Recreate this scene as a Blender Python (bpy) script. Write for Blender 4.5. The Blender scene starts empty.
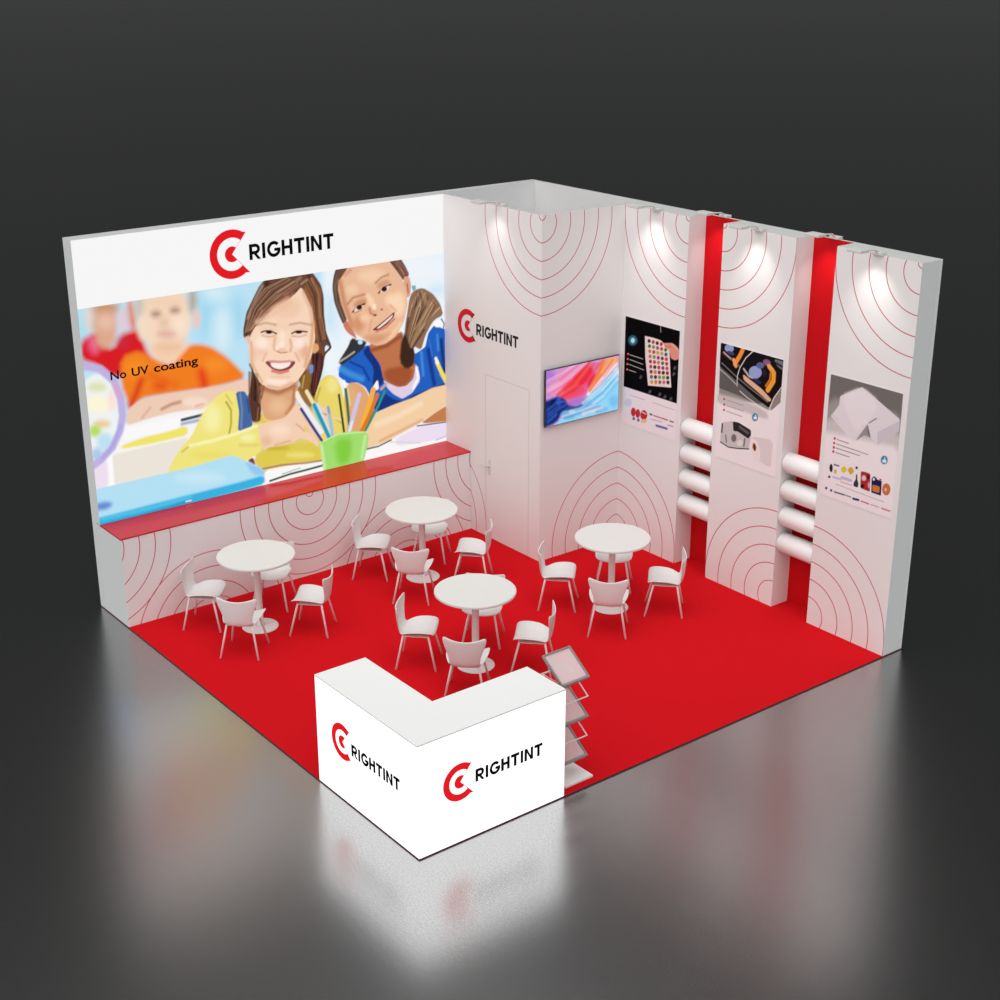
import bpy, bmesh, math, random
import numpy as np
from mathutils import Vector, Matrix

C = bpy.context.scene.collection
SC = bpy.context.scene

# ------------------------------------------------------------------ camera
cam_data = bpy.data.cameras.new('camera')
cam = bpy.data.objects.new('camera', cam_data)
C.objects.link(cam)
cam_data.sensor_width = 36.0
cam_data.lens = 53.51
cam_data.clip_end = 2000.0
_R = Vector((0.61548907, 0.78814542, 0.0))
_U = Vector((-0.28189787, 0.22014346, 0.93384712))
_F = Vector((-0.73600733, 0.5747727, -0.35767241))
m = Matrix.Identity(4)
for i in range(3):
    m[i][0] = _R[i]; m[i][1] = _U[i]; m[i][2] = -_F[i]
m[0][3], m[1][3], m[2][3] = 14.2147, -11.6085, 6.8336
cam.matrix_world = m
SC.camera = cam

# ------------------------------------------------------------------ exposure
SC.view_settings.view_transform = 'Standard'
SC.view_settings.look = 'None'
SC.view_settings.exposure = 0.0
SC.view_settings.gamma = 1.0
SC.view_settings.use_curve_mapping = False

# ------------------------------------------------------------------ world: a dark hall with one broad bank of light high on the aisle side
HALL_DARK = (0.0275, 0.0297, 0.0285, 1)
HALL_GLOW = 1.62
w = bpy.data.worlds.new('exhibition_hall')
SC.world = w
w.use_nodes = True
nt = w.node_tree
nt.nodes.clear()
tc = nt.nodes.new('ShaderNodeTexCoord')
dot = nt.nodes.new('ShaderNodeVectorMath'); dot.operation = 'DOT_PRODUCT'
dot.inputs[1].default_value = Vector((0.30, -0.46, 0.84)).normalized()
nt.links.new(tc.outputs['Generated'], dot.inputs[0])
mr = nt.nodes.new('ShaderNodeMapRange'); mr.interpolation_type = 'SMOOTHSTEP'
mr.inputs['From Min'].default_value = 0.30
mr.inputs['From Max'].default_value = 1.0
nt.links.new(dot.outputs['Value'], mr.inputs['Value'])
mul = nt.nodes.new('ShaderNodeVectorMath'); mul.operation = 'SCALE'
mul.inputs[0].default_value = (1.0 * HALL_GLOW, 1.0 * HALL_GLOW, 1.0 * HALL_GLOW)
nt.links.new(mr.outputs['Result'], mul.inputs['Scale'])
add = nt.nodes.new('ShaderNodeVectorMath'); add.operation = 'ADD'
add.inputs[1].default_value = HALL_DARK[:3]
nt.links.new(mul.outputs['Vector'], add.inputs[0])
bg = nt.nodes.new('ShaderNodeBackground')
nt.links.new(add.outputs['Vector'], bg.inputs['Color'])
out = nt.nodes.new('ShaderNodeOutputWorld')
nt.links.new(bg.outputs['Background'], out.inputs['Surface'])

# ------------------------------------------------------------------ the hall's overhead light bank, high above the stand
HALL_BANK_W = 230.0
bank = bpy.data.lights.new('hall_overhead_light', 'AREA')
bank.shape = 'RECTANGLE'; bank.size = 7.5; bank.size_y = 7.5
bank.energy = HALL_BANK_W; bank.color = (1.0, 0.995, 0.985)
bank_o = bpy.data.objects.new('hall_overhead_light', bank); C.objects.link(bank_o)
bank_o.location = (4.6, -4.6, 9.5)

# ------------------------------------------------------------------ helpers
def tag(o, label=None, cat=None, group=None, kind=None):
    if label: o['label'] = label
    if cat: o['category'] = cat
    if group: o['group'] = group
    if kind: o['kind'] = kind
    return o

def thing(name, label, cat, loc=(0, 0, 0), rotz=0.0, group=None):
    o = bpy.data.objects.new(name, None)
    o.empty_display_size = 0.1
    C.objects.link(o)
    o.location = loc
    o.rotation_euler = (0, 0, rotz)
    return tag(o, label, cat, group)

def link_mesh(name, me, mats, parent=None, loc=(0, 0, 0), smooth=False):
    o = bpy.data.objects.new(name, me)
    C.objects.link(o)
    for k in (mats if isinstance(mats, (list, tuple)) else [mats]):
        me.materials.append(k)
    o.location = loc
    if parent: o.parent = parent
    if smooth:
        me.polygons.foreach_set('use_smooth', [True] * len(me.polygons))
    return o

def obj(name, bm, mats, parent=None, loc=(0, 0, 0), smooth=False):
    bmesh.ops.recalc_face_normals(bm, faces=bm.faces[:])
    me = bpy.data.meshes.new(name)
    bm.to_mesh(me)
    bm.free()
    return link_mesh(name, me, mats, parent, loc, smooth)

def NB(): return bmesh.new()

def box(bm, x0, x1, y0, y1, z0, z1, bev=0.0, mat=0):
    vs = [bm.verts.new(p) for p in ((x0, y0, z0), (x1, y0, z0), (x1, y1, z0), (x0, y1, z0),
                                    (x0, y0, z1), (x1, y0, z1), (x1, y1, z1), (x0, y1, z1))]
    fs = [bm.faces.new([vs[i] for i in q]) for q in ((0, 3, 2, 1), (4, 5, 6, 7), (0, 1, 5, 4), (1, 2, 6, 5), (2, 3, 7, 6), (3, 0, 4, 7))]
    for f in fs: f.material_index = mat
    if bev > 0:
        es = list({e for f in fs for e in f.edges})
        bmesh.ops.bevel(bm, geom=es, offset=bev, segments=2, affect='EDGES', profile=0.5)
    return fs

def prism(bm, pts, z0, z1, bev=0.0):
    lo = [bm.verts.new((x, y, z0)) for x, y in pts]
    hi = [bm.verts.new((x, y, z1)) for x, y in pts]
    fs = [bm.faces.new(lo[::-1]), bm.faces.new(hi)]
    n = len(pts)
    for i in range(n):
        fs.append(bm.faces.new((lo[i], lo[(i + 1) % n], hi[(i + 1) % n], hi[i])))
    if bev > 0:
        es = list({e for f in fs for e in f.edges})
        bmesh.ops.bevel(bm, geom=es, offset=bev, segments=2, affect='EDGES', profile=0.5)

def lathe(bm, prof, n=48, axis='Z', cap=True):
    rings = []
    for r, h in prof:
        ring = []
        for i in range(n):
            a = 2 * math.pi * i / n
            if axis == 'Z': p = (r * math.cos(a), r * math.sin(a), h)
            else: p = (h, r * math.cos(a), r * math.sin(a))
            ring.append(bm.verts.new(p))
        rings.append(ring)
    for a, b in zip(rings, rings[1:]):
        for i in range(n):
            bm.faces.new((a[i], a[(i + 1) % n], b[(i + 1) % n], b[i]))
    if cap:
        bm.faces.new(rings[0][::-1]); bm.faces.new(rings[-1])

def tube(bm, pts, r, n=10, r_end=None):
    pts = [Vector(p) for p in pts]
    rings = []
    for i, p in enumerate(pts):
        if i == 0: d = pts[1] - p
        elif i == len(pts) - 1: d = p - pts[i - 1]
        else: d = (pts[i + 1] - p).normalized() + (p - pts[i - 1]).normalized()
        d.normalize()
        up = Vector((0, 0, 1)) if abs(d.z) < 0.9 else Vector((1, 0, 0))
        a = d.cross(up).normalized(); b = d.cross(a).normalized()
        rr = r if r_end is None else r + (r_end - r) * i / (len(pts) - 1)
        rings.append([bm.verts.new(p + a * rr * math.cos(2 * math.pi * k / n) + b * rr * math.sin(2 * math.pi * k / n)) for k in range(n)])
    for a, b in zip(rings, rings[1:]):
        for k in range(n):
            bm.faces.new((a[k], a[(k + 1) % n], b[(k + 1) % n], b[k]))
    bm.faces.new(rings[0][::-1]); bm.faces.new(rings[-1])

def copy_tree(o, parent=None):
    c = o.copy()
    C.objects.link(c)
    if parent: c.parent = parent
    for ch in list(o.children):
        copy_tree(ch, c)
    return c

# ------------------------------------------------------------------ materials
def lin(c):
    return tuple(((v / 255) / 12.92 if v / 255 <= 0.04045 else ((v / 255 + 0.055) / 1.055) ** 2.4) for v in c)

def pbr(name, col, rough=0.5, metal=0.0, spec=0.5, coat=0.0, noise=0.0, nscale=40.0):
    mt = bpy.data.materials.new(name); mt.use_nodes = True
    n = mt.node_tree; b = n.nodes['Principled BSDF']
    b.inputs['Base Color'].default_value = (*col, 1)
    b.inputs['Roughness'].default_value = rough
    b.inputs['Metallic'].default_value = metal
    b.inputs['Specular IOR Level'].default_value = spec
    b.inputs['Coat Weight'].default_value = coat
    if noise > 0:
        g = n.nodes.new('ShaderNodeNewGeometry')
        t = n.nodes.new('ShaderNodeTexNoise'); t.inputs['Scale'].default_value = nscale; t.inputs['Detail'].default_value = 4
        n.links.new(g.outputs['Position'], t.inputs['Vector'])
        mx = n.nodes.new('ShaderNodeMix'); mx.data_type = 'RGBA'
        mx.inputs['A'].default_value = (*[v * (1 - noise) for v in col], 1)
        mx.inputs['B'].default_value = (*[min(1, v * (1 + noise)) for v in col], 1)
        n.links.new(t.outputs['Fac'], mx.inputs['Factor'])
        n.links.new(mx.outputs['Result'], b.inputs['Base Color'])
    return mt

def glow(name, col, strength):
    mt = bpy.data.materials.new(name); mt.use_nodes = True
    n = mt.node_tree; n.nodes.clear()
    e = n.nodes.new('ShaderNodeEmission'); e.inputs['Color'].default_value = (*col, 1); e.inputs['Strength'].default_value = strength
    o = n.nodes.new('ShaderNodeOutputMaterial'); n.links.new(e.outputs[0], o.inputs['Surface'])
    return mt

def art_mat(name, emit=None, gain=1.0):
    """surface printed or lit with the picture held in the mesh's own colour layer"""
    mt = bpy.data.materials.new(name); mt.use_nodes = True
    n = mt.node_tree
    at = n.nodes.new('ShaderNodeVertexColor'); at.layer_name = 'picture'
    if emit:
        n.nodes.clear()
        at = n.nodes.new('ShaderNodeVertexColor'); at.layer_name = 'picture'
        e = n.nodes.new('ShaderNodeEmission'); e.inputs['Strength'].default_value = emit
        o = n.nodes.new('ShaderNodeOutputMaterial')
        n.links.new(at.outputs['Color'], e.inputs['Color']); n.links.new(e.outputs[0], o.inputs['Surface'])
    else:
        b = n.nodes['Principled BSDF']; b.inputs['Roughness'].default_value = 0.7; b.inputs['Specular IOR Level'].default_value = 0.04
        n.links.new(at.outputs['Color'], b.inputs['Base Color'])
    return mt

WALL_WHITE = (0.80, 0.79, 0.785)
LINE_RED = (0.56, 0.10, 0.13)

def ring_mat(name, u_axis, circles, width=0.0105, u_from=None):
    """white laminate printed with fine red concentric rings: circles = (u, z, step, count, dot)"""
    mt = bpy.data.materials.new(name); mt.use_nodes = True
    n = mt.node_tree; b = n.nodes['Principled BSDF']
    b.inputs['Roughness'].default_value = 0.5; b.inputs['Specular IOR Level'].default_value = 0.3
    g = n.nodes.new('ShaderNodeNewGeometry')
    sep = n.nodes.new('ShaderNodeSeparateXYZ'); n.links.new(g.outputs['Position'], sep.inputs[0])
    def mth(op, a, bb=None, cc=None):
        k = n.nodes.new('ShaderNodeMath'); k.operation = op
        for i, v in enumerate((a, bb, cc)):
            if v is None: continue
            if isinstance(v, (int, float)): k.inputs[i].default_value = v
            else: n.links.new(v, k.inputs[i])
        return k.outputs[0]
    total = None
    for cu, cz, step, cnt in circles:
        du = mth('SUBTRACT', sep.outputs[u_axis], cu)
        dz = mth('SUBTRACT', sep.outputs['Z'], cz)
        d = mth('SQRT', mth('ADD', mth('MULTIPLY', du, du), mth('MULTIPLY', dz, dz)))
        off = mth('ABSOLUTE', mth('SUBTRACT', d, mth('MULTIPLY', mth('ROUND', mth('DIVIDE', d, step)), step)))
        line = mth('LESS_THAN', off, width / 2)
        line = mth('MULTIPLY', line, mth('LESS_THAN', d, step * (cnt + 0.5)))
        line = mth('MULTIPLY', line, mth('GREATER_THAN', d, step * 0.5))
        if cz > 0.5:      # the innermost ring sits a little above the others
            dz2 = mth('SUBTRACT', sep.outputs['Z'], cz + step * 0.45)
            d2 = mth('SQRT', mth('ADD', mth('MULTIPLY', du, du), mth('MULTIPLY', dz2, dz2)))
            tiny = mth('LESS_THAN', mth('ABSOLUTE', mth('SUBTRACT', d2, step * 0.24)), width / 2)
            line = mth('MAXIMUM', line, tiny)
        total = line if total is None else mth('MAXIMUM', total, line)
    if u_from is not None:
        total = mth('MULTIPLY', total, mth('GREATER_THAN', sep.outputs[u_axis], u_from))
    mx = n.nodes.new('ShaderNodeMix'); mx.data_type = 'RGBA'
    mx.inputs['A'].default_value = (*WALL_WHITE, 1); mx.inputs['B'].default_value = (*LINE_RED, 1)
    n.links.new(total, mx.inputs['Factor']); n.links.new(mx.outputs['Result'], b.inputs['Base Color'])
    return mt

M = {}
M['white'] = pbr('white_laminate', WALL_WHITE, 0.5, spec=0.3)
M['edge'] = pbr('white_wall_edge', (0.74, 0.75, 0.75), 0.5, spec=0.3)
M['cap'] = pbr('grey_panel_edge', (0.54, 0.55, 0.54), 0.6, spec=0.2)
M['plastic'] = pbr('white_moulded_plastic', (0.74, 0.73, 0.72), 0.45, spec=0.3)
M['leg'] = pbr('white_lacquered_tube', (0.86, 0.80, 0.79), 0.5, spec=0.2)
M['table'] = pbr('white_table_laminate', (0.70, 0.695, 0.67), 0.45, spec=0.3)
M['counter_top'] = pbr('white_counter_laminate', (0.83, 0.835, 0.825), 0.5, spec=0.3)
M['carpet_edge'] = pbr('dark_red_edge_band', (0.10, 0.018, 0.022), 0.7)
M['carpet'] = pbr('red_carpet', (0.575, 0.006, 0.011), 0.95, spec=0.05, noise=0.05, nscale=180)
M['red'] = pbr('red_wall_paint', (0.56, 0.005, 0.009), 0.6, spec=0.08)
M['shelf'] = pbr('red_gloss_laminate', (0.55, 0.010, 0.016), 0.17, spec=0.17)
M['steel'] = pbr('brushed_steel', (0.55, 0.54, 0.53), 0.3, metal=1.0)
M['grey_metal'] = pbr('silver_grey_lacquer', (0.62, 0.63, 0.61), 0.4)
M['grey_rim'] = pbr('grey_plastic_rim', (0.26, 0.235, 0.235), 0.5)
M['black'] = pbr('black_plastic', (0.015, 0.015, 0.017), 0.35)
M['seam'] = pbr('shadow_gap', (0.50, 0.46, 0.45), 0.8)
M['paper_roll'] = pbr('white_film_roll', (0.84, 0.83, 0.815), 0.35)
M['logo_red'] = pbr('logo_red_print', (0.62, 0.012, 0.02), 0.5, spec=0.2)
M['logo_black'] = pbr('logo_black_print', (0.008, 0.008, 0.008), 0.5, spec=0.2)
COUNTER_GLOW = 1.4
M['counter_light'] = glow('backlit_white_panel', (1, 1, 1), COUNTER_GLOW)
M['lit_red'] = glow('backlit_red_print', lin((228, 28, 36)), 1.0)
M['lit_black'] = glow('backlit_black_print', (0.004, 0.004, 0.004), 1.0)
M['mural'] = art_mat('backlit_mural_fabric', emit=1.0)
M['screen'] = art_mat('lit_screen', emit=1.0)
M['print'] = art_mat('poster_print')

# clear acrylic tray
ac = bpy.data.materials.new('clear_acrylic'); ac.use_nodes = True
n_ = ac.node_tree; b_ = n_.nodes['Principled BSDF']
b_.inputs['Base Color'].default_value = (0.84, 0.78, 0.78, 1); b_.inputs['Roughness'].default_value = 0.3
tr_ = n_.nodes.new('ShaderNodeBsdfTransparent'); mx_ = n_.nodes.new('ShaderNodeMixShader'); mx_.inputs[0].default_value = 0.5
n_.links.new(tr_.outputs[0], mx_.inputs[1]); n_.links.new(b_.outputs[0], mx_.inputs[2]); n_.links.new(mx_.outputs[0], n_.nodes['Material Output'].inputs['Surface'])
M['acrylic'] = ac

# polished dark hall floor: grainy dark resin with a soft mirror sheen
fl = bpy.data.materials.new('polished_dark_floor'); fl.use_nodes = True
n_ = fl.node_tree; b_ = n_.nodes['Principled BSDF']
g_ = n_.nodes.new('ShaderNodeNewGeometry')
t_ = n_.nodes.new('ShaderNodeTexNoise'); t_.inputs['Scale'].default_value = 70; t_.inputs['Detail'].default_value = 2
n_.links.new(g_.outputs['Position'], t_.inputs['Vector'])
r_ = n_.nodes.new('ShaderNodeMapRange'); r_.inputs['From Min'].default_value = 0.25; r_.inputs['From Max'].default_value = 0.75; r_.inputs['To Min'].default_value = 0.405; r_.inputs['To Max'].default_value = 0.53
n_.links.new(t_.outputs['Fac'], r_.inputs['Value'])
cb_ = n_.nodes.new('ShaderNodeCombineColor')
for k_ in ('Red', 'Green', 'Blue'): n_.links.new(r_.outputs['Result'], cb_.inputs[k_])
n_.links.new(cb_.outputs[0], b_.inputs['Base Color'])
b_.inputs['Metallic'].default_value = 1.0
b_.inputs['Roughness'].default_value = 0.262
M['floor'] = fl

# ------------------------------------------------------------------ printed pictures: soft shapes laid one over another on a fine colour grid
def paint(grid, art, smooth=True):
    """grid: (H, W, 3) linear colours; art: lines 'kind r,g,b blur alpha width x,y,...' in millimetres"""
    H, W, cell, img = grid
    for ln in art.strip().split('\n'):
        kind, col, bl, al, wd, pts = ln.split(' ')
        col = np.array(lin([float(v) for v in col.split(',')]))
        bl = max(float(bl) / 1000, cell * 0.45); al = float(al) / 100; wd = float(wd) / 1000
        p = np.array([float(v) for v in pts.split(',')]).reshape(-1, 2) / 1000
        if kind == 'P' and bl > cell * 0.62:
            q = np.empty((len(p) * 2, 2)); nx = np.roll(p, -1, 0)
            ln_ = np.hypot(*(nx - p).T)[:, None] + 1e-9; k_ = np.minimum(0.22, 2.5 * bl / ln_)
            q[0::2] = p + (nx - p) * k_; q[1::2] = nx - (nx - p) * k_; p = q
        mg = bl * 2 + wd
        i0 = max(0, int((p[:, 0].min() - mg) / cell)); i1 = min(W, int((p[:, 0].max() + mg) / cell) + 2)
        j0 = max(0, int((p[:, 1].min() - mg) / cell)); j1 = min(H, int((p[:, 1].max() + mg) / cell) + 2)
        if i1 <= i0 or j1 <= j0: continue
        X, Y = np.meshgrid(np.arange(i0, i1) * cell, np.arange(j0, j1) * cell)
        best = np.full(X.shape, 1e9); inside = np.zeros(X.shape, bool)
        m_ = len(p)
        for k in range(m_ if kind == 'P' else m_ - 1):
            ax, ay = p[k]; bx, by = p[(k + 1) % m_]
            dx, dy = bx - ax, by - ay; L2 = dx * dx + dy * dy + 1e-12
            t = np.clip(((X - ax) * dx + (Y - ay) * dy) / L2, 0, 1)
            best = np.minimum(best, (X - ax - t * dx) ** 2 + (Y - ay - t * dy) ** 2)
            if kind == 'P':
                c = (ay > Y) != (by > Y)
                with np.errstate(divide='ignore', invalid='ignore'):
                    inside ^= c & (X < dx * (Y - ay) / (dy if dy else 1e-12) + ax)
        d = np.sqrt(best)
        s = np.where(inside, -d, d) if kind == 'P' else d - wd / 2
        a = np.clip(0.5 - s / (2 * bl), 0, 1); a = (a * a * (3 - 2 * a) * al)[..., None]
        img[j0:j1, i0:i1] = img[j0:j1, i0:i1] * (1 - a) + col * a

def picture_mesh(name, wdt, hgt, cell, art, frame, base=(1, 1, 1), top_band=None, gain=1.0):
    """one flat mesh, wdt x hgt metres; frame(u, v) -> xyz; optional plain band above v = top_band"""
    W = int(round(wdt / cell)) + 1; hv = top_band or hgt
    H = int(round(hv / cell)) + 1
    img = np.ones((H, W, 3)) * np.array(base)
    paint((H, W, cell, img), art)
    us = np.linspace(0, wdt, W); vs = np.linspace(0, hv, H)
    cols = [np.clip(img * gain, 0, 1)]
    if top_band:
        vs = np.concatenate([vs, [hv, hgt]]); cols.append(np.ones((2, W, 3)) * np.array(base))
    col = np.concatenate(cols, 0)
    U, V = np.meshgrid(us, vs)
    o_, du_, dv_ = [np.array(v, float) for v in frame]
    P = o_ + U[..., None] * du_ + V[..., None] * dv_
    H2 = len(vs)
    idx = np.arange(H2 * W).reshape(H2, W)
    quads = np.stack([idx[:-1, :-1], idx[:-1, 1:], idx[1:, 1:], idx[1:, :-1]], -1).reshape(-1, 4)
    me = bpy.data.meshes.new(name)
    me.vertices.add(H2 * W); me.vertices.foreach_set('co', P.reshape(-1).astype(np.float32))
    me.loops.add(quads.size); me.loops.foreach_set('vertex_index', quads.reshape(-1).astype(np.int32))
    me.polygons.add(len(quads)); me.polygons.foreach_set('loop_start', (np.arange(len(quads)) * 4).astype(np.int32))
    me.update(calc_edges=True)
    ca = me.color_attributes.new('picture', 'FLOAT_COLOR', 'POINT')
    rgba = np.concatenate([col.reshape(-1, 3), np.ones((H2 * W, 1))], 1)
    ca.data.foreach_set('color', rgba.reshape(-1).astype(np.float32))
    me.validate()
    return me

# ------------------------------------------------------------------ lettering and the target-shaped emblem
def text_mesh(name, body, o, du, dv, wdt, cap, bold=0.0, thick=0.002, ref='RIGHTINT'):
    """letters fitted to wdt x cap metres, baseline start at o, running along du, upright along dv"""
    cu = bpy.data.curves.new(name, 'FONT'); cu.body = body; cu.offset = bold; cu.resolution_u = 4
    t = bpy.data.objects.new(name, cu); C.objects.link(t)
    bpy.context.view_layer.update()
    me = bpy.data.meshes.new_from_object(t.evaluated_get(bpy.context.evaluated_depsgraph_get()))
    bpy.data.objects.remove(t)
    co = np.empty(len(me.vertices) * 3); me.vertices.foreach_get('co', co); co = co.reshape(-1, 3)
    x0, x1 = co[:, 0].min(), co[:, 0].max()
    capn = 0.73
    o, du, dv = [np.array(v, float) for v in (o, du, dv)]
    nn = np.cross(du, dv)
    P = o + ((co[:, :1] - x0) / (x1 - x0) * wdt) * du + (co[:, 1:2] / capn * cap) * dv
    bm = bmesh.new()
    me2 = bpy.data.meshes.new(name)
    faces = [list(p.vertices) for p in me.polygons]
    me2.from_pydata([tuple(v) for v in P], [], faces); me2.update()
    bm.from_mesh(me2)
    bmesh.ops.recalc_face_normals(bm, faces=bm.faces[:])
    r = bmesh.ops.extrude_face_region(bm, geom=bm.faces[:])
    for v in r['geom']:
        if isinstance(v, bmesh.types.BMVert): v.co += Vector(nn * thick)
    return bm

def letters_mesh(o, du, dv, wdt, cap, thick=0.002, t=0.215):
    """RIGHTINT in plain heavy capitals, fitted to wdt x cap metres"""
    o, du, dv = [np.array(v, float) for v in (o, du, dv)]
    nn = np.cross(du, dv)
    polys = []; x = [0.0]
    def rect(a, b_, c, d): polys.append([(a, b_), (c, b_), (c, d), (a, d)])
    def arc(cx, cy, ro, ri, a0, a1, n=14, sx=1.0):
        for i in range(n):
            p, q = math.radians(a0 + (a1 - a0) * i / n), math.radians(a0 + (a1 - a0) * (i + 1) / n)
            polys.append([(cx + sx * ri * math.cos(p), cy + ri * math.sin(p)), (cx + sx * ro * math.cos(p), cy + ro * math.sin(p)),
                          (cx + sx * ro * math.cos(q), cy + ro * math.sin(q)), (cx + sx * ri * math.cos(q), cy + ri * math.sin(q))])
    gap = 0.13
    for ch in 'RIGHTINT':
        X = x[0]
        if ch == 'I':
            rect(X, 0, X + t, 1); w_ = t
        elif ch == 'T':
            w_ = 0.76; rect(X, 1 - t, X + w_, 1); rect(X + w_ / 2 - t / 2, 0, X + w_ / 2 + t / 2, 1 - t)
        elif ch == 'H':
            w_ = 0.78; rect(X, 0, X + t, 1); rect(X + w_ - t, 0, X + w_, 1); rect(X + t, 0.41, X + w_ - t, 0.41 + t * 0.95)
        elif ch == 'N':
            w_ = 0.80; rect(X, 0, X + t * 0.96, 1); rect(X + w_ - t * 0.96, 0, X + w_, 1)
            polys.append([(X + t * 0.96, 1), (X + t * 0.96, 0.66), (X + w_ - t * 0.96, 0), (X + w_ - t * 0.96, 0.34)])
        elif ch == 'R':
            w_ = 0.78; rect(X, 0, X + t, 1); r_ = 0.33
            rect(X + t, 1 - t * 0.95, X + w_ - r_, 1); rect(X + t, 1 - 2 * r_, X + w_ - r_, 1 - 2 * r_ + t * 0.95)
            arc(X + w_ - r_ - 0.02, 1 - r_, r_, r_ - t * 0.95, -90, 90)
            polys.append([(X + 0.30, 1 - 2 * r_ + 0.02), (X + 0.52, 1 - 2 * r_ + 0.02), (X + w_ + 0.02, 0), (X + w_ - 0.21, 0)])
        elif ch == 'G':
            w_ = 0.92
            arc(X + 0.49, 0.5, 0.515, 0.515 - t, 42, 342, 26, 0.95)
            rect(X + 0.52, 0.36, X + w_ + 0.04, 0.36 + t * 0.9)
        x[0] = X + w_ + gap
    tot = x[0] - gap
    bm = bmesh.new()
    for pl in polys:
        for h in (thick,):
            bm.faces.new([bm.verts.new(tuple(o + du * (a / tot * wdt) + dv * (b_ * cap) + nn * h)) for a, b_ in pl])
        n = len(pl)
        for i in range(n):
            (a, b_), (c, d) = pl[i], pl[(i + 1) % n]
            bm.faces.new([bm.verts.new(tuple(o + du * (u / tot * wdt) + dv * (v * cap) + nn * h)) for u, v, h in ((a, b_, 0), (c, d, 0), (c, d, thick), (a, b_, thick))])
    bmesh.ops.remove_doubles(bm, verts=bm.verts[:], dist=1e-5)
    return bm

def emblem_mesh(o, du, dv, R, thick=0.002, r_in=0.67, r_dot=0.32, hair=0.014):
    """ring and bull's-eye, both cut open by a wedge on the right, with hairlines along the cut"""
    o, du, dv = [np.array(v, float) for v in (o, du, dv)]
    nn = np.cross(du, dv)
    bm = bmesh.new()
    def pt(r, a, h=0): return bm.verts.new(tuple(o + du * r * math.cos(a) + dv * r * math.sin(a) + nn * h))
    a0, a1 = math.radians(51), math.radians(360 - 47)
    N = 48
    for r0, r1 in ((r_in * R, R), (0.0, r_dot * R)):
        for i in range(N):
            p, q = a0 + (a1 - a0) * i / N, a0 + (a1 - a0) * (i + 1) / N
            for h in (0, thick):
                if r0 > 0: bm.faces.new([pt(r0, p, h), pt(r1, p, h), pt(r1, q, h), pt(r0, q, h)])
                else: bm.faces.new([pt(0, 0, h), pt(r1, p, h), pt(r1, q, h)])
            bm.faces.new([pt(r1, p), pt(r1, q), pt(r1, q, thick), pt(r1, p, thick)])
    # pointed tips running on past the ring, and the hairlines back to the centre
    for a, s, ext in ((a0, 1, 1.07), (a1, -1, 1.13)):
        bm.faces.new([pt(0.67 * R, a, thick), pt(ext * R, a, thick), pt(R, a + s * 0.13, thick)])
        hw = hair * R
        da = lambda r: hw / r
        bm.faces.new([pt(0.2 * R, a, thick), pt(ext * R, a, thick), pt(ext * R, a + s * da(ext * R), thick), pt(0.2 * R, a + s * da(0.2 * R), thick)])
    bmesh.ops.remove_doubles(bm, verts=bm.verts[:], dist=1e-5)
    return bm

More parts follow.
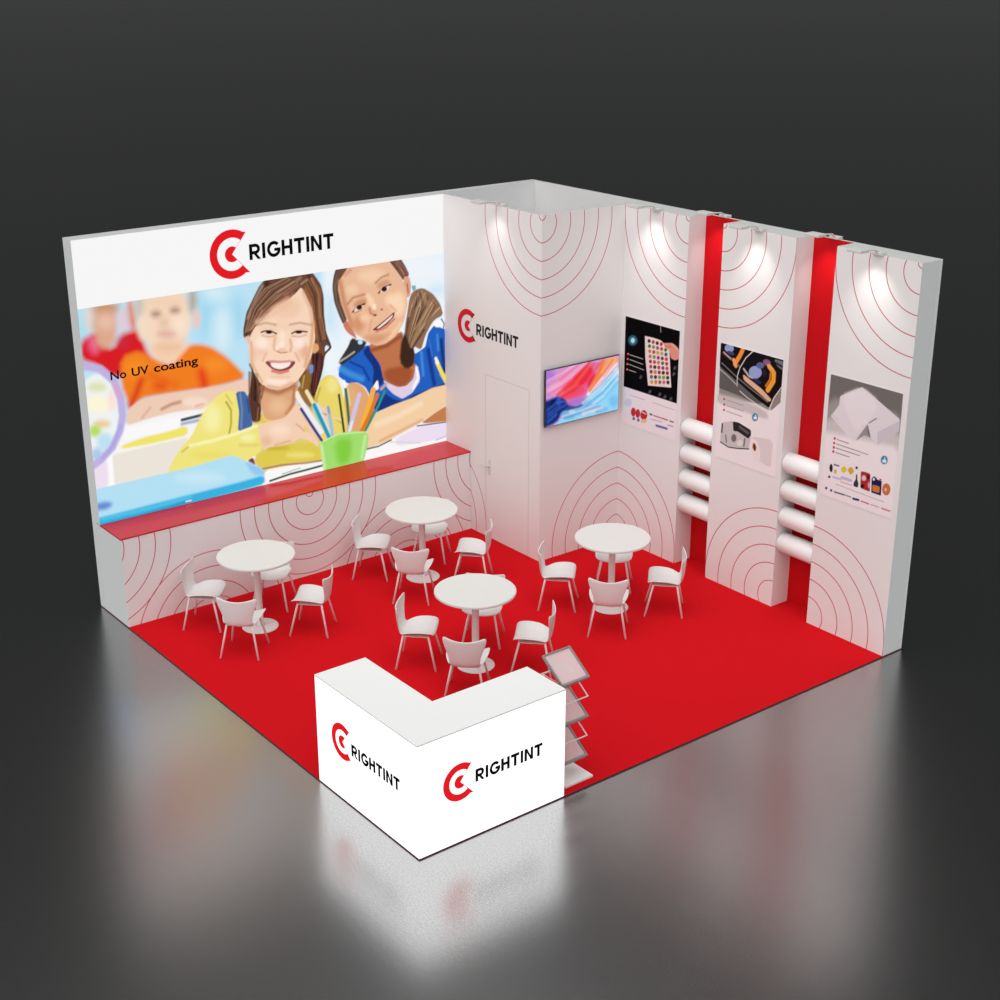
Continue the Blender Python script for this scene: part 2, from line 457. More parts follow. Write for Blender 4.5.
# ------------------------------------------------------------------ picture shapes (millimetres on each printed sheet)
MURAL_ART = """
P 188,226,243 0 100 0 -158,2531,4741,2555,4703,-561,-469,-277
P 234,243,250 74 100 0 2857,2663,4742,2672,4716,478,2766,847
P 160,216,242 173 100 0 1500,2017,1482,1916,1447,1838,1401,1799,1355,1807,1316,1859,1294,1946,1292,2049,1310,2149,1346,2225,1391,2264,1437,2258,1475,2207,1498,2121
P 160,214,240 151 100 0 1842,1943,1829,1859,1804,1794,1773,1760,1741,1766,1715,1808,1700,1879,1699,1965,1712,2048,1737,2113,1768,2146,1800,2142,1826,2100,1841,2029
P 222,241,247 151 90 0 1654,1841,1639,1757,1611,1692,1575,1660,1539,1666,1508,1709,1491,1781,1489,1867,1503,1949,1531,2013,1567,2046,1604,2040,1634,1998,1652,1926
P 215,238,244 129 100 0 1636,2246,1622,2220,1588,2202,1540,2197,1489,2204,1443,2223,1413,2250,1403,2279,1417,2305,1451,2322,1498,2328,1550,2321,1596,2302,1626,2275
P 200,230,246 151 100 0 2995,1744,2981,1620,2955,1524,2921,1473,2886,1479,2857,1540,2840,1643,2838,1768,2852,1889,2879,1984,2912,2034,2947,2029,2976,1970,2993,1868
P 238,246,250 129 100 0 2979,1398,2964,1309,2932,1241,2887,1208,2841,1217,2801,1264,2775,1342,2769,1433,2784,1521,2817,1588,2860,1621,2907,1614,2947,1567,2973,1490
P 240,244,250 151 100 0 4473,2140,4441,2103,4353,2082,4226,2081,4088,2099,3965,2134,3881,2178,3852,2222,3883,2258,3969,2279,4092,2281,4230,2263,4355,2229,4442,2185
P 205,232,248 106 100 0 4512,1872,4500,1853,4468,1841,4421,1838,4370,1846,4324,1862,4292,1883,4281,1905,4293,1924,4325,1936,4371,1939,4423,1931,4469,1916,4501,1895
P 165,222,242 84 100 0 111,2126,100,2074,78,2035,50,2015,22,2020,0,2047,-13,2092,-13,2146,-2,2197,20,2236,47,2256,75,2252,98,2225,111,2180
P 232,212,205 84 100 0 172,2199,161,2147,142,2107,119,2087,96,2090,77,2117,67,2162,68,2215,78,2267,97,2306,120,2327,144,2323,162,2297,172,2252
P 222,170,140 62 100 0 403,2091,380,1990,334,1914,276,1877,217,1887,169,1941,141,2029,138,2132,162,2231,206,2306,264,2343,322,2335,371,2282,400,2195
P 200,150,112 84 100 0 436,2262,420,2238,379,2222,323,2219,261,2228,208,2248,172,2275,161,2303,178,2327,218,2343,273,2346,334,2337,389,2318,425,2291
P 232,190,170 84 100 0 369,2127,357,2093,330,2068,294,2058,257,2064,224,2085,204,2117,199,2154,211,2188,237,2212,273,2223,310,2217,343,2196,364,2164
P 228,200,216 73 100 0 525,2114,515,2065,496,2028,472,2010,449,2013,429,2039,418,2080,418,2130,428,2178,446,2215,470,2234,494,2230,513,2205,524,2163
P 217,30,38 51 100 0 -9,1991,156,2047,207,1914,331,1857,430,1982,531,2008,631,2013,699,1779,783,1593,487,1548,290,1552,153,1703,-29,1797
P 240,115,155 73 90 0 170,1931,171,1894,165,1865,150,1847,132,1845,112,1860,96,1888,86,1923,84,1959,91,1989,105,2006,124,2008,143,1994,159,1966
P 222,170,140 73 100 0 340,1944,328,1914,302,1893,266,1885,228,1891,196,1911,175,1940,170,1972,181,2002,207,2023,243,2031,280,2025,313,2006,334,1977
P 190,50,85 84 60 0 499,1897,491,1876,475,1860,452,1854,428,1858,407,1871,394,1892,391,1915,399,1937,415,1952,438,1959,462,1955,482,1941,496,1921
P 232,115,60 62 100 0 528,2311,582,2313,611,2037,542,2006
P 246,216,190 62 100 0 1222,2038,1178,1872,1085,1748,960,1692,830,1714,721,1808,654,1956,642,2127,685,2288,776,2409,897,2467,1026,2449,1136,2359,1206,2212
P 205,190,168 84 100 0 697,2244,688,2191,672,2150,652,2129,632,2132,617,2158,609,2203,610,2257,619,2310,635,2351,655,2372,674,2369,690,2343,698,2298
P 182,165,146 73 100 0 1300,2219,1291,2165,1275,2123,1254,2101,1234,2104,1218,2131,1209,2177,1209,2232,1218,2286,1234,2328,1254,2350,1275,2347,1291,2320,1300,2275
P 242,200,182 62 100 0 1324,2012,1316,1971,1301,1939,1281,1924,1260,1927,1243,1948,1233,1984,1232,2026,1240,2067,1256,2098,1275,2113,1296,2110,1313,2089,1323,2054
P 244,220,196 62 100 0 732,2018,721,1965,702,1924,678,1903,653,1907,634,1935,623,1981,622,2036,633,2089,652,2129,676,2150,700,2146,720,2119,731,2073
P 238,205,175 106 70 0 1145,2220,1122,2196,1064,2183,982,2182,893,2196,814,2220,762,2249,744,2279,766,2303,823,2317,904,2317,993,2304,1073,2281,1127,2251
P 165,122,108 62 100 0 876,2133,871,2122,858,2115,840,2112,820,2115,803,2123,791,2134,788,2147,793,2158,806,2165,825,2168,844,2165,862,2157,873,2146
P 165,122,108 62 100 0 1092,2138,1087,2127,1073,2119,1055,2117,1035,2120,1017,2128,1006,2139,1002,2151,1008,2163,1021,2170,1039,2173,1059,2170,1077,2162,1089,2150
P 225,172,160 73 100 0 1037,1895,1026,1879,996,1868,955,1867,910,1874,870,1889,844,1908,836,1928,847,1944,876,1954,917,1956,962,1949,1002,1934,1029,1915
P 228,190,168 84 100 0 957,2026,951,2008,938,1995,919,1990,899,1993,882,2004,871,2021,868,2039,874,2057,888,2070,906,2075,926,2072,943,2061,954,2044
P 252,232,212 106 80 0 1159,1973,1149,1942,1128,1919,1100,1909,1069,1914,1043,1932,1027,1961,1023,1994,1032,2025,1053,2048,1081,2058,1112,2053,1138,2035,1154,2006
P 246,206,175 84 100 0 714,1830,1168,1809,1196,1587,995,1535,742,1643
P 230,185,150 84 70 0 1071,1750,1056,1733,1017,1725,962,1726,902,1736,848,1753,813,1774,801,1794,816,1811,854,1819,909,1818,969,1809,1022,1791,1059,1770
P 242,126,34 40 100 0 408,1754,622,1792,778,1659,963,1562,1112,1689,1187,1752,1291,1746,1440,1688,1620,1537,1845,1273,1562,1245,1146,1254,800,1275,573,1274,463,1175,429,1290,379,1461
L 215,50,28 62 100 57 603,1474,547,1354,468,1228
L 228,62,26 73 100 91 1302,1437,1315,1301
P 228,80,24 84 100 0 876,1359,868,1342,848,1330,820,1327,790,1332,764,1346,746,1364,741,1384,750,1401,770,1413,797,1416,827,1411,854,1397,871,1379
P 248,150,50 106 80 0 1578,1466,1564,1439,1530,1422,1481,1418,1429,1427,1383,1448,1352,1476,1343,1507,1357,1533,1391,1550,1439,1555,1491,1546,1537,1525,1569,1496
P 248,150,40 106 70 0 648,1595,635,1560,604,1536,563,1526,519,1534,482,1558,457,1592,451,1630,464,1664,494,1689,535,1698,579,1691,617,1668,642,1634
L 228,90,30 84 70 45 708,1509,979,1351
P 247,243,243 30 100 0 -315,1114,416,1031,898,1079,1918,1077,1940,65,-102,81
P 238,204,182 18 100 0 419,1183,572,1263,800,1275,1146,1260,1562,1245,1894,1275,1882,1095,1519,1151,1305,1023,1105,1050,896,1058,665,1048,392,1014
L 196,145,115 22 100 34 809,1119,927,1151,1021,1156
P 250,222,206 44 90 0 1334,1096,1318,1075,1278,1063,1221,1063,1158,1075,1104,1096,1067,1123,1055,1149,1071,1170,1111,1182,1167,1182,1229,1171,1285,1149,1322,1123
L 215,160,140 22 70 23 576,1065,675,1156
L 226,180,160 22 100 23 1202,1076,1286,1083
P 250,248,250 22 100 0 344,980,776,1004,1243,1001,1112,847,535,864,332,862
L 40,62,85 12 100 34 1027,954,1264,963
L 150,170,200 22 100 34 1023,910,1236,912
P 240,229,105 18 100 0 316,810,545,851,879,860,1080,887,1083,774,640,764,324,775
P 237,228,217 15 100 0 197,736,638,742,1092,749,999,621,828,408,605,389,186,394
P 252,250,250 15 100 0 143,748,209,745,206,378,128,374
P 238,223,240 30 100 0 -43,645,153,735,139,372,-16,374
P 238,242,242 30 100 0 357,1119,311,920,223,770,109,701,-6,726,-98,839,-151,1015,-155,1220,-109,1414,-22,1559,88,1629,201,1609,295,1502,351,1327
P 222,228,180 44 100 0 216,1469,204,1448,176,1435,136,1432,94,1440,56,1457,32,1480,25,1504,37,1525,65,1538,104,1542,147,1534,184,1517,209,1494
P 252,246,215 59 100 0 241,1283,224,1244,185,1218,132,1209,75,1221,25,1249,-6,1288,-15,1332,2,1370,41,1396,94,1404,150,1394,200,1366,232,1326
P 240,205,150 44 100 0 220,1071,209,1054,184,1044,149,1043,110,1050,77,1065,55,1085,48,1105,59,1122,84,1132,119,1133,157,1125,191,1110,213,1091
P 185,220,100 44 100 0 115,1016,106,989,86,971,59,964,31,970,6,987,-9,1013,-13,1042,-3,1068,17,1086,43,1094,72,1088,96,1070,112,1045
P 188,226,242 44 100 0 233,871,220,831,193,803,156,791,118,800,85,826,65,864,61,907,73,947,100,976,137,987,175,979,208,954,229,915
P 170,205,235 44 100 0 111,755,101,723,80,701,53,692,24,698,0,719,-15,748,-18,782,-8,813,12,836,39,845,68,839,92,819,108,789
P 252,225,215 44 100 0 310,1313,301,1268,285,1233,266,1216,247,1220,232,1243,223,1282,224,1329,232,1374,248,1408,267,1425,286,1422,302,1398,310,1359
L 192,178,226 18 100 80 -36,1731,68,1707,171,1668,308,1517,361,1325,364,1129,321,974,216,809,84,706,-43,645
L 222,165,205 22 80 45 315,1473,356,1336
L 165,165,225 22 80 34 338,1036,229,828,108,722
P 150,108,60 18 100 0 2439,1085,2692,956,2763,788,2699,574,2467,668
P 104,70,56 7 100 0 2150,2348,2688,2353,2748,2278,2819,2167,2845,2040,2841,1824,2858,1627,2916,1467,2914,1421,2839,1375,2816,1309,2806,1241,2767,1130,2722,1021,2692,944,2636,884,2538,1008,2467,1138,2250,1349,2037,1556,1863,1713,1819,1731,1821,1814,1870,1994,1965,2144,2046,2264
L 44,50,70 6 100 11 2866,1522,2915,1444,2846,1386
P 226,238,250 7 100 0 2850,1478,2895,1447,2833,1399,2829,1446
P 88,54,40 10 100 0 1856,1440,1898,1331,1861,1156,1824,1060,1838,816,1883,737,1972,754,1984,938,1978,1043,2024,1160,1968,1262,1904,1420
L 150,110,90 12 100 17 1861,1338,1846,1113
L 48,28,24 18 100 34 1941,1233,1905,1068,1929,867
L 140,90,60 9 100 14 1963,999,1923,776
P 232,206,104 15 100 0 1891,852,2478,855,2488,569,1877,645
P 222,168,126 9 100 0 1996,1314,2498,1225,2464,1080,2443,932,2384,802,2276,729,2147,720,2023,768,1972,940,2011,1163
L 176,114,78 37 100 57 2009,1129,2205,1035,2412,1078
L 186,122,86 24 100 34 2411,1055,2388,872,2292,785
P 238,192,152 74 80 0 2310,864,2296,826,2262,799,2216,790,2165,800,2121,827,2092,865,2083,907,2097,945,2130,971,2176,980,2227,970,2271,944,2301,906
L 150,85,55 18 100 28 2037,1169,1989,1017
L 150,96,58 21 100 45 2627,2172,2683,2018,2723,1808,2738,1577
L 92,56,42 18 100 45 2732,2224,2788,2048,2788,1798
L 62,36,34 12 100 23 2811,1999,2810,1715,2853,1535
L 128,72,48 18 100 45 2746,1495,2794,1406
P 60,32,34 12 100 0 2652,1430,2806,1381,2783,1175,2722,1021,2650,893,2617,1017,2666,1195
L 110,52,48 10 100 18 2736,1299,2701,1119,2666,961
P 140,100,45 18 100 0 2494,1156,2602,1230,2650,1151,2588,975,2485,994
L 205,170,80 9 100 14 2547,1170,2514,1036
P 112,142,196 9 100 0 2618,1285,2677,1281,2665,1184,2613,1181
P 248,214,188 7 100 0 2033,1870,1968,1824,1914,1755,1872,1673,1877,1560,1893,1445,1922,1316,1988,1190,2096,1107,2207,1069,2335,1080,2467,1138,2564,1237,2634,1340,2679,1448,2712,1581,2706,1731,2690,1904,2622,2072,2564,2181,2497,2123,2393,2060,2239,2005,2111,1935
P 236,200,170 74 80 0 2566,1979,2543,1938,2485,1912,2403,1905,2315,1918,2236,1949,2184,1992,2167,2038,2189,2078,2246,2104,2326,2112,2415,2099,2494,2068,2548,2025
P 252,228,210 59 100 0 2114,1588,2102,1541,2075,1506,2039,1490,2001,1497,1968,1524,1947,1567,1942,1616,1954,1663,1980,1698,2015,1713,2054,1707,2087,1680,2108,1638
P 252,226,208 59 100 0 2617,1516,2605,1473,2575,1442,2532,1429,2487,1437,2447,1464,2421,1504,2414,1550,2426,1592,2456,1623,2498,1636,2543,1629,2583,1602,2610,1562
L 228,172,126 24 100 40 2695,1767,2656,1510,2566,1283
L 226,172,130 18 100 23 1908,1667,1904,1420,2013,1197
P 252,230,212 44 100 0 2327,1151,2313,1134,2277,1124,2226,1125,2170,1135,2121,1153,2087,1175,2076,1197,2090,1214,2125,1224,2176,1223,2231,1213,2281,1196,2315,1173
P 225,170,135 44 70 0 2602,1461,2596,1427,2584,1401,2567,1388,2550,1391,2536,1409,2527,1439,2525,1474,2531,1508,2543,1534,2559,1547,2576,1544,2590,1526,2600,1497
P 253,228,205 37 100 0 2329,1620,2322,1572,2310,1535,2293,1516,2277,1518,2263,1543,2255,1583,2254,1633,2261,1681,2273,1718,2290,1737,2306,1734,2320,1710,2328,1670
P 226,164,112 10 100 0 2683,1528,2747,1506,2756,1435,2689,1400,2665,1428
P 236,192,172 12 100 0 1827,1730,1902,1746,1893,1624,1860,1675
L 140,72,46 22 100 57 1987,1921,2078,2007,2230,2062,2409,2114
L 66,42,34 27 100 57 2145,2283,2075,2139,1978,1978
L 70,46,38 24 100 45 2369,2285,2237,2160,2106,2047
L 158,126,108 18 100 34 2083,2259,2001,2139,1890,1936
L 150,116,98 22 100 34 2557,2282,2427,2211,2299,2174
L 84,46,36 15 100 34 1854,1764,1932,1841,2036,1924
L 168,130,105 15 100 23 2657,2257,2566,2214
L 70,44,38 15 100 34 2559,2326,2674,2333
L 74,46,36 21 100 34 2659,2290,2753,2121
L 74,48,38 7 55 7 2372,2317,2097,2237,1924,2039
L 74,48,38 7 55 11 2379,2319,2107,2226,1930,2038
L 168,136,112 7 55 12 2387,2309,2114,2228,1937,2041,1845,1782
L 168,136,112 7 55 11 2391,2304,2117,2227,1936,2040
L 130,86,62 7 55 7 2383,2313,2121,2226,1947,2040,1849,1778
L 168,136,112 7 55 6 2123,2221,1955,2031,1849,1785
L 130,86,62 7 55 10 2394,2301,2139,2212,1953,2035
L 196,160,132 7 55 11 2405,2300,2143,2216,1956,2029
L 58,36,30 7 55 9 2398,2296,2147,2212,1957,2035,1860,1788
L 74,48,38 7 55 12 2153,2203,1965,2034,1865,1779
L 150,84,56 7 55 14 2159,2206,1972,2033,1857,1789
L 74,48,38 7 55 10 2167,2200,1975,2031,1867,1789
L 168,136,112 7 55 8 2168,2193,1988,2030,1866,1789
L 168,136,112 7 55 10 2425,2278,2182,2193,1990,2024,1864,1792
L 168,136,112 7 55 14 2432,2283,2178,2195,1989,2029,1870,1788
L 130,86,62 7 55 14 2197,2189,2002,2017
L 58,36,30 7 55 10 2440,2275,2187,2193,1996,2026,1870,1789
L 130,86,62 7 55 13 2449,2274,2207,2187,2011,2019,1873,1787
L 130,86,62 7 55 10 2447,2271,2211,2179,2017,2020
L 74,48,38 7 55 10 2453,2262,2217,2180,2014,2021,1885,1792
L 58,36,30 7 55 14 2229,2174,2021,2017
L 196,160,132 7 55 12 2464,2256,2234,2167,2028,2011,1881,1791
L 74,48,38 7 55 13 2459,2261,2234,2172,2038,2016
L 130,86,62 7 55 11 2472,2251,2242,2168,2037,2009,1885,1791
L 196,160,132 7 55 14 2472,2247,2243,2157,2037,2009
L 130,86,62 7 55 11 2245,2161,2048,2006
L 196,160,132 7 55 7 2481,2247,2266,2158,2058,2005
L 58,36,30 7 55 11 2482,2239,2269,2155,2060,2013,1895,1800
L 150,84,56 7 55 14 2496,2244,2277,2151,2062,2003,1893,1801
L 196,160,132 7 55 11 2283,2144,2071,2002,1898,1796
L 74,48,38 7 55 14 2494,2234,2287,2139,2073,2006
L 150,84,56 7 55 7 2504,2232,2292,2145,2084,2002,1901,1795
L 58,36,30 7 55 10 2505,2226,2298,2139,2078,2002
L 168,136,112 7 55 7 2303,2136,2091,1995,1902,1797
L 196,160,132 7 55 11 2517,2227,2307,2132,2092,1995,1909,1797
L 74,48,38 7 55 8 2520,2225,2312,2127,2100,1997,1914,1799
L 74,48,38 7 55 14 2321,2126,2110,1998
L 130,86,62 7 55 12 2524,2221,2330,2123,2110,1999
L 168,136,112 7 55 10 2532,2208,2335,2115,2117,1995,1922,1798
L 74,48,38 7 55 13 2343,2116,2113,1998
L 150,84,56 7 55 9 2345,2106,2125,1988,1919,1805
L 150,84,56 7 55 8 2539,2209,2351,2112,2125,1986
L 150,84,56 7 55 11 2553,2199,2365,2104,2132,1988
L 150,84,56 7 55 12 2360,2101,2133,1984,1921,1809
L 196,160,132 7 55 14 2378,2103,2143,1987,1922,1810
L 130,86,62 7 55 12 2558,2198,2375,2102,2141,1987
L 180,126,86 7 55 10 2680,2020,2714,1769
L 150,98,62 7 55 12 2689,2027,2713,1769,2753,1510
L 150,98,62 7 55 10 2620,2220,2703,2030,2720,1776,2758,1511
L 84,52,40 7 55 11 2617,2217,2701,2032,2728,1771,2765,1518
L 84,52,40 7 55 10 2619,2222,2705,2032,2730,1778
L 150,98,62 7 55 7 2711,2030,2734,1778,2776,1513
L 180,126,86 7 55 9 2631,2228,2714,2043,2734,1780
L 66,40,34 7 55 9 2720,2047,2740,1784,2776,1522
L 84,52,40 7 55 14 2723,2048,2740,1781
L 66,40,34 7 55 10 2644,2229,2724,2047,2740,1792,2786,1523
L 66,40,34 7 55 10 2646,2230,2740,2051,2755,1786,2793,1527
L 150,98,62 7 55 10 2656,2237,2743,2049,2750,1791
L 66,40,34 7 55 10 2660,2234,2745,2053,2753,1798,2803,1529
L 66,40,34 7 55 10 2662,2240,2751,2057,2763,1799
L 180,126,86 7 55 13 2669,2239,2764,2067,2767,1803,2806,1537
L 150,98,62 7 55 11 2671,2246,2759,2073,2772,1799,2816,1540
L 150,98,62 7 55 9 2772,2075,2777,1802
L 66,40,34 7 55 13 2676,2249,2766,2070,2778,1805,2818,1536
L 180,126,86 7 55 13 2689,2252,2777,2074,2786,1805
L 180,126,86 7 55 14 2693,2261,2785,2081,2784,1816,2823,1552
L 180,126,86 7 55 9 2698,2258,2785,2082,2788,1810
L 150,98,62 7 55 9 2787,2090,2795,1815
L 180,126,86 7 55 13 2706,2262,2797,2089,2805,1819,2844,1545
L 84,52,40 7 55 13 2712,2261,2798,2089,2804,1826
L 180,126,86 7 55 11 2711,2262,2810,2098,2802,1826,2846,1552
L 84,52,40 7 55 6 2715,2265,2812,2096,2818,1828,2851,1560
L 120,76,52 7 55 11 1862,1339,1852,1111,1856,811
L 150,104,80 7 55 7 1873,1328,1854,1096
L 60,36,28 7 55 12 1884,1332,1864,1093
L 60,36,28 7 55 12 1884,1327,1875,1084,1867,803
L 120,76,52 7 55 9 1895,1320,1891,1073,1887,799
L 60,36,28 7 55 11 1898,1320,1895,1071,1892,793
L 120,76,52 7 55 8 1903,1323,1906,1056
L 60,36,28 7 55 14 1914,1321,1910,1049,1899,783
L 60,36,28 7 55 11 1922,1309,1927,1045
L 60,36,28 7 55 9 1946,1034,1924,774
L 120,76,52 7 55 12 1947,1026,1925,769
L 120,76,52 7 55 12 1935,1305,1959,1017,1924,766
L 150,104,80 7 55 14 1952,1297,1972,1005,1939,766
L 60,36,28 7 55 8 1959,1303,1986,999,1944,761
L 44,24,26 7 55 8 2654,1172,2636,945
L 90,48,46 7 55 7 2668,1183,2641,955
L 90,48,46 7 55 10 2695,1398,2682,1184,2651,962
L 130,70,64 7 55 10 2699,1398,2685,1181,2650,959
L 44,24,26 7 55 13 2717,1391,2697,1185,2657,961
L 44,24,26 7 55 14 2727,1389,2710,1187,2665,967
L 130,70,64 7 55 8 2712,1190,2672,969
L 90,48,46 7 55 9 2754,1390,2724,1187
L 130,70,64 7 55 12 2759,1383,2737,1188,2677,981
L 90,48,46 7 55 9 2766,1392,2750,1193,2682,992
L 130,70,64 7 55 9 2779,1386,2752,1196
L 90,48,46 7 55 14 2782,1381,2769,1194,2688,996
P 238,178,150 59 55 0 2097,1523,2087,1500,2062,1485,2026,1480,1988,1486,1955,1503,1932,1526,1925,1552,1935,1575,1960,1590,1995,1595,2033,1589,2067,1572,2090,1549
P 236,172,142 59 55 0 2613,1436,2604,1408,2581,1388,2550,1380,2516,1385,2486,1404,2466,1431,2460,1462,2469,1490,2492,1510,2523,1519,2557,1513,2587,1495,2607,1467
P 242,204,176 44 70 0 2401,1767,2390,1750,2361,1738,2321,1736,2276,1743,2237,1758,2210,1778,2202,1799,2213,1816,2241,1827,2281,1830,2326,1823,2365,1808,2392,1788
L 236,190,160 32 80 45 1996,1875,2185,1924,2417,2034
L 220,164,126 22 80 28 2085,1138,2233,1082,2389,1117
P 232,182,150 37 60 0 1947,1503,1939,1446,1926,1401,1909,1378,1893,1381,1880,1409,1873,1457,1874,1516,1881,1573,1894,1617,1911,1641,1927,1638,1940,1610,1947,1562
P 228,172,138 37 60 0 2635,1363,2628,1304,2615,1258,2598,1234,2581,1237,2567,1266,2559,1316,2558,1376,2565,1435,2578,1481,2595,1505,2612,1502,2626,1473,2635,1424
P 228,176,144 30 60 0 2367,1190,2354,1183,2319,1181,2268,1186,2212,1196,2162,1209,2128,1223,2116,1235,2129,1243,2164,1245,2215,1240,2271,1230,2321,1217,2355,1202
P 240,196,168 37 60 0 2224,1750,2213,1735,2184,1726,2144,1725,2101,1732,2062,1745,2035,1763,2027,1781,2038,1797,2066,1806,2105,1807,2149,1800,2188,1787,2215,1769
P 240,196,168 37 60 0 2614,1688,2603,1673,2574,1664,2532,1663,2487,1670,2447,1684,2420,1702,2411,1721,2422,1736,2451,1745,2492,1747,2537,1739,2577,1725,2605,1707
P 254,234,218 37 80 0 2090,1614,2084,1596,2070,1583,2049,1577,2027,1581,2008,1593,1996,1610,1992,1631,1998,1649,2013,1662,2033,1668,2055,1664,2074,1652,2087,1634
P 254,234,218 37 80 0 2567,1536,2561,1517,2546,1504,2525,1498,2502,1502,2482,1514,2469,1532,2465,1553,2471,1572,2486,1585,2507,1590,2530,1587,2550,1575,2563,1557
P 240,186,160 22 70 0 2335,1506,2328,1495,2310,1488,2285,1487,2257,1491,2232,1501,2215,1514,2210,1527,2217,1538,2235,1545,2260,1546,2288,1541,2313,1532,2329,1519
P 255,236,220 18 90 0 2303,1568,2300,1556,2291,1548,2280,1544,2268,1546,2257,1553,2250,1564,2248,1577,2252,1589,2260,1597,2271,1601,2283,1599,2294,1592,2301,1581
L 186,140,110 16 75 23 2000,1841,2105,1849,2221,1809
L 186,140,110 16 75 23 2402,1784,2529,1784,2674,1736
L 214,164,132 30 70 34 2059,1899,2189,1990,2394,2082
L 214,164,132 30 70 34 2586,2122,2665,1930,2693,1722
P 240,196,166 59 60 0 2523,1906,2504,1875,2453,1855,2382,1851,2304,1863,2236,1889,2189,1923,2174,1959,2193,1990,2243,2010,2313,2014,2391,2003,2460,1977,2508,1943
L 55,28,28 7 100 16 2037,1754,2087,1761,2149,1753,2227,1707
P 45,22,28 7 100 0 2173,1733,2168,1725,2157,1720,2141,1719,2123,1722,2108,1728,2097,1736,2094,1745,2098,1753,2109,1757,2125,1759,2143,1756,2159,1750,2169,1741
L 55,28,28 7 100 16 2415,1680,2473,1697,2524,1691,2613,1666
P 45,22,28 7 100 0 2547,1674,2543,1667,2530,1662,2513,1662,2494,1665,2477,1671,2465,1679,2461,1688,2466,1695,2478,1699,2496,1700,2515,1697,2532,1691,2544,1682
L 216,166,148 12 100 15 2047,1717,2132,1686,2207,1691
L 216,166,148 12 100 15 2420,1651,2508,1626,2598,1634
L 222,164,132 22 80 25 2206,1663,2182,1577,2197,1529
L 218,158,124 22 80 27 2392,1610,2406,1528,2385,1486
L 196,128,105 9 100 14 2221,1508,2270,1483,2346,1478
P 255,240,226 12 100 0 2242,1544,2240,1535,2234,1528,2227,1525,2218,1526,2211,1532,2206,1540,2205,1550,2207,1560,2213,1567,2221,1570,2229,1568,2236,1563,2241,1554
P 140,62,58 7 100 0 2059,1419,2141,1422,2252,1394,2379,1381,2454,1351,2399,1294,2334,1271,2245,1272,2159,1308,2099,1364
L 236,160,152 10 100 18 2115,1416,2252,1383,2403,1368
P 254,236,228 9 100 0 2120,1399,2251,1370,2396,1358,2355,1310,2246,1297,2154,1336
L 222,122,116 12 100 30 2145,1299,2244,1258,2346,1263
L 222,160,132 19 70 18 2084,1514,2035,1432
L 222,160,132 19 70 20 2447,1453,2492,1353
P 36,96,192 7 100 0 2991,1090,3023,1203,3094,1273,3232,1356,3404,1386,4063,1168,4209,1229,4256,1392,4345,1475,4519,1387,4553,698,4300,682,3977,618,3732,578,3505,548,3411,676,3402,800,3350,894,3243,968,3121,972
P 24,50,124 15 100 0 3424,1383,3501,1227,3579,1082,3616,918,3515,839,3447,900,3482,1099,3326,1317
P 26,52,128 15 100 0 3611,773,3763,658,3891,622,4022,672,4300,707,4523,741,4523,691,3547,552,3437,622
L 60,145,220 30 100 68 3035,1165,3153,1085,3313,997
L 24,56,140 15 100 23 3159,1227,3332,1125,3408,968
L 28,58,140 22 100 57 4252,1185,4291,957,4331,751
L 70,140,220 22 100 34 4150,1178,4172,892
L 24,50,120 22 100 45 4443,1276,4481,874
L 60,125,215 10 100 14 4269,1305,4308,1102
L 70,140,215 22 100 28 4386,1347,4397,1161
P 146,110,84 10 100 0 4039,1915,4111,1941,4196,1941,4338,1849,4437,1715,4478,1576,4346,1535,4287,1472,4212,1363,4150,1202,4037,1270,4062,1132,4002,1020,3847,1096,3887,1246,3930,1540,3970,1712,3995,1839
L 200,168,134 12 100 18 4109,1882,4020,1729,3974,1593
L 200,168,134 12 100 18 4223,1877,4105,1692,4029,1524
L 200,168,134 12 100 18 4336,1778,4203,1606,4056,1460
L 200,168,134 12 100 18 4421,1669,4289,1580,4142,1446
L 84,56,42 15 100 23 4166,1885,4048,1701,3986,1519
L 84,56,42 15 100 23 4265,1836,4234,1721,4087,1551
L 84,56,42 15 100 23 4199,1437,4081,1311,3992,1205
L 84,56,42 15 100 23 3975,1616,3940,1382,3906,1171
P 58,38,30 18 100 0 3924,1301,4037,1258,4063,1144,4002,1020,3847,1096
L 170,110,80 15 100 23 4040,1390,4156,1420
P 112,180,182 9 100 0 4027,1988,4084,1992,4097,1943,4053,1913
P 48,54,62 12 100 0 3197,1479,3331,1457,3398,1423,3341,1350,3188,1269,3037,1201,2999,1254
L 190,174,150 10 100 20 3012,1252,3121,1292,3218,1335
P 205,225,245 7 100 0 3336,1430,3332,1419,3323,1411,3309,1409,3295,1411,3282,1418,3274,1428,3271,1440,3274,1451,3284,1458,3297,1461,3311,1459,3324,1452,3333,1441
P 56,52,50 12 100 0 3184,1505,3264,1480,3165,1367,3096,1320
L 92,62,46 7 55 14 4008,1735,3964,1493,3904,1218
L 66,44,34 7 55 10 4031,1723,3969,1502,3919,1222
L 150,112,84 7 55 14 4031,1732,3977,1500,3911,1225
L 150,112,84 7 55 14 4100,1907,4040,1727,3978,1497,3918,1223
L 92,62,46 7 55 14 4095,1909,4042,1723,3983,1507,3924,1229
L 170,132,98 7 55 9 4098,1905,4058,1731,3996,1501
L 66,44,34 7 55 8 4109,1908,4080,1723,4006,1502,3932,1231
L 150,112,84 7 55 11 4087,1729,4013,1508
L 66,44,34 7 55 10 4105,1912,4097,1727,4021,1503
L 204,172,138 7 55 9 4101,1729,4032,1504,3942,1229
L 170,132,98 7 55 8 4118,1913,4111,1729,4037,1509
L 92,62,46 7 55 10 4124,1726,4043,1504,3947,1227
L 66,44,34 7 55 11 4137,1720,4047,1512,3954,1238
L 170,132,98 7 55 8 4147,1719,4065,1506
L 204,172,138 7 55 12 4139,1911,4154,1716,4068,1514,3953,1236
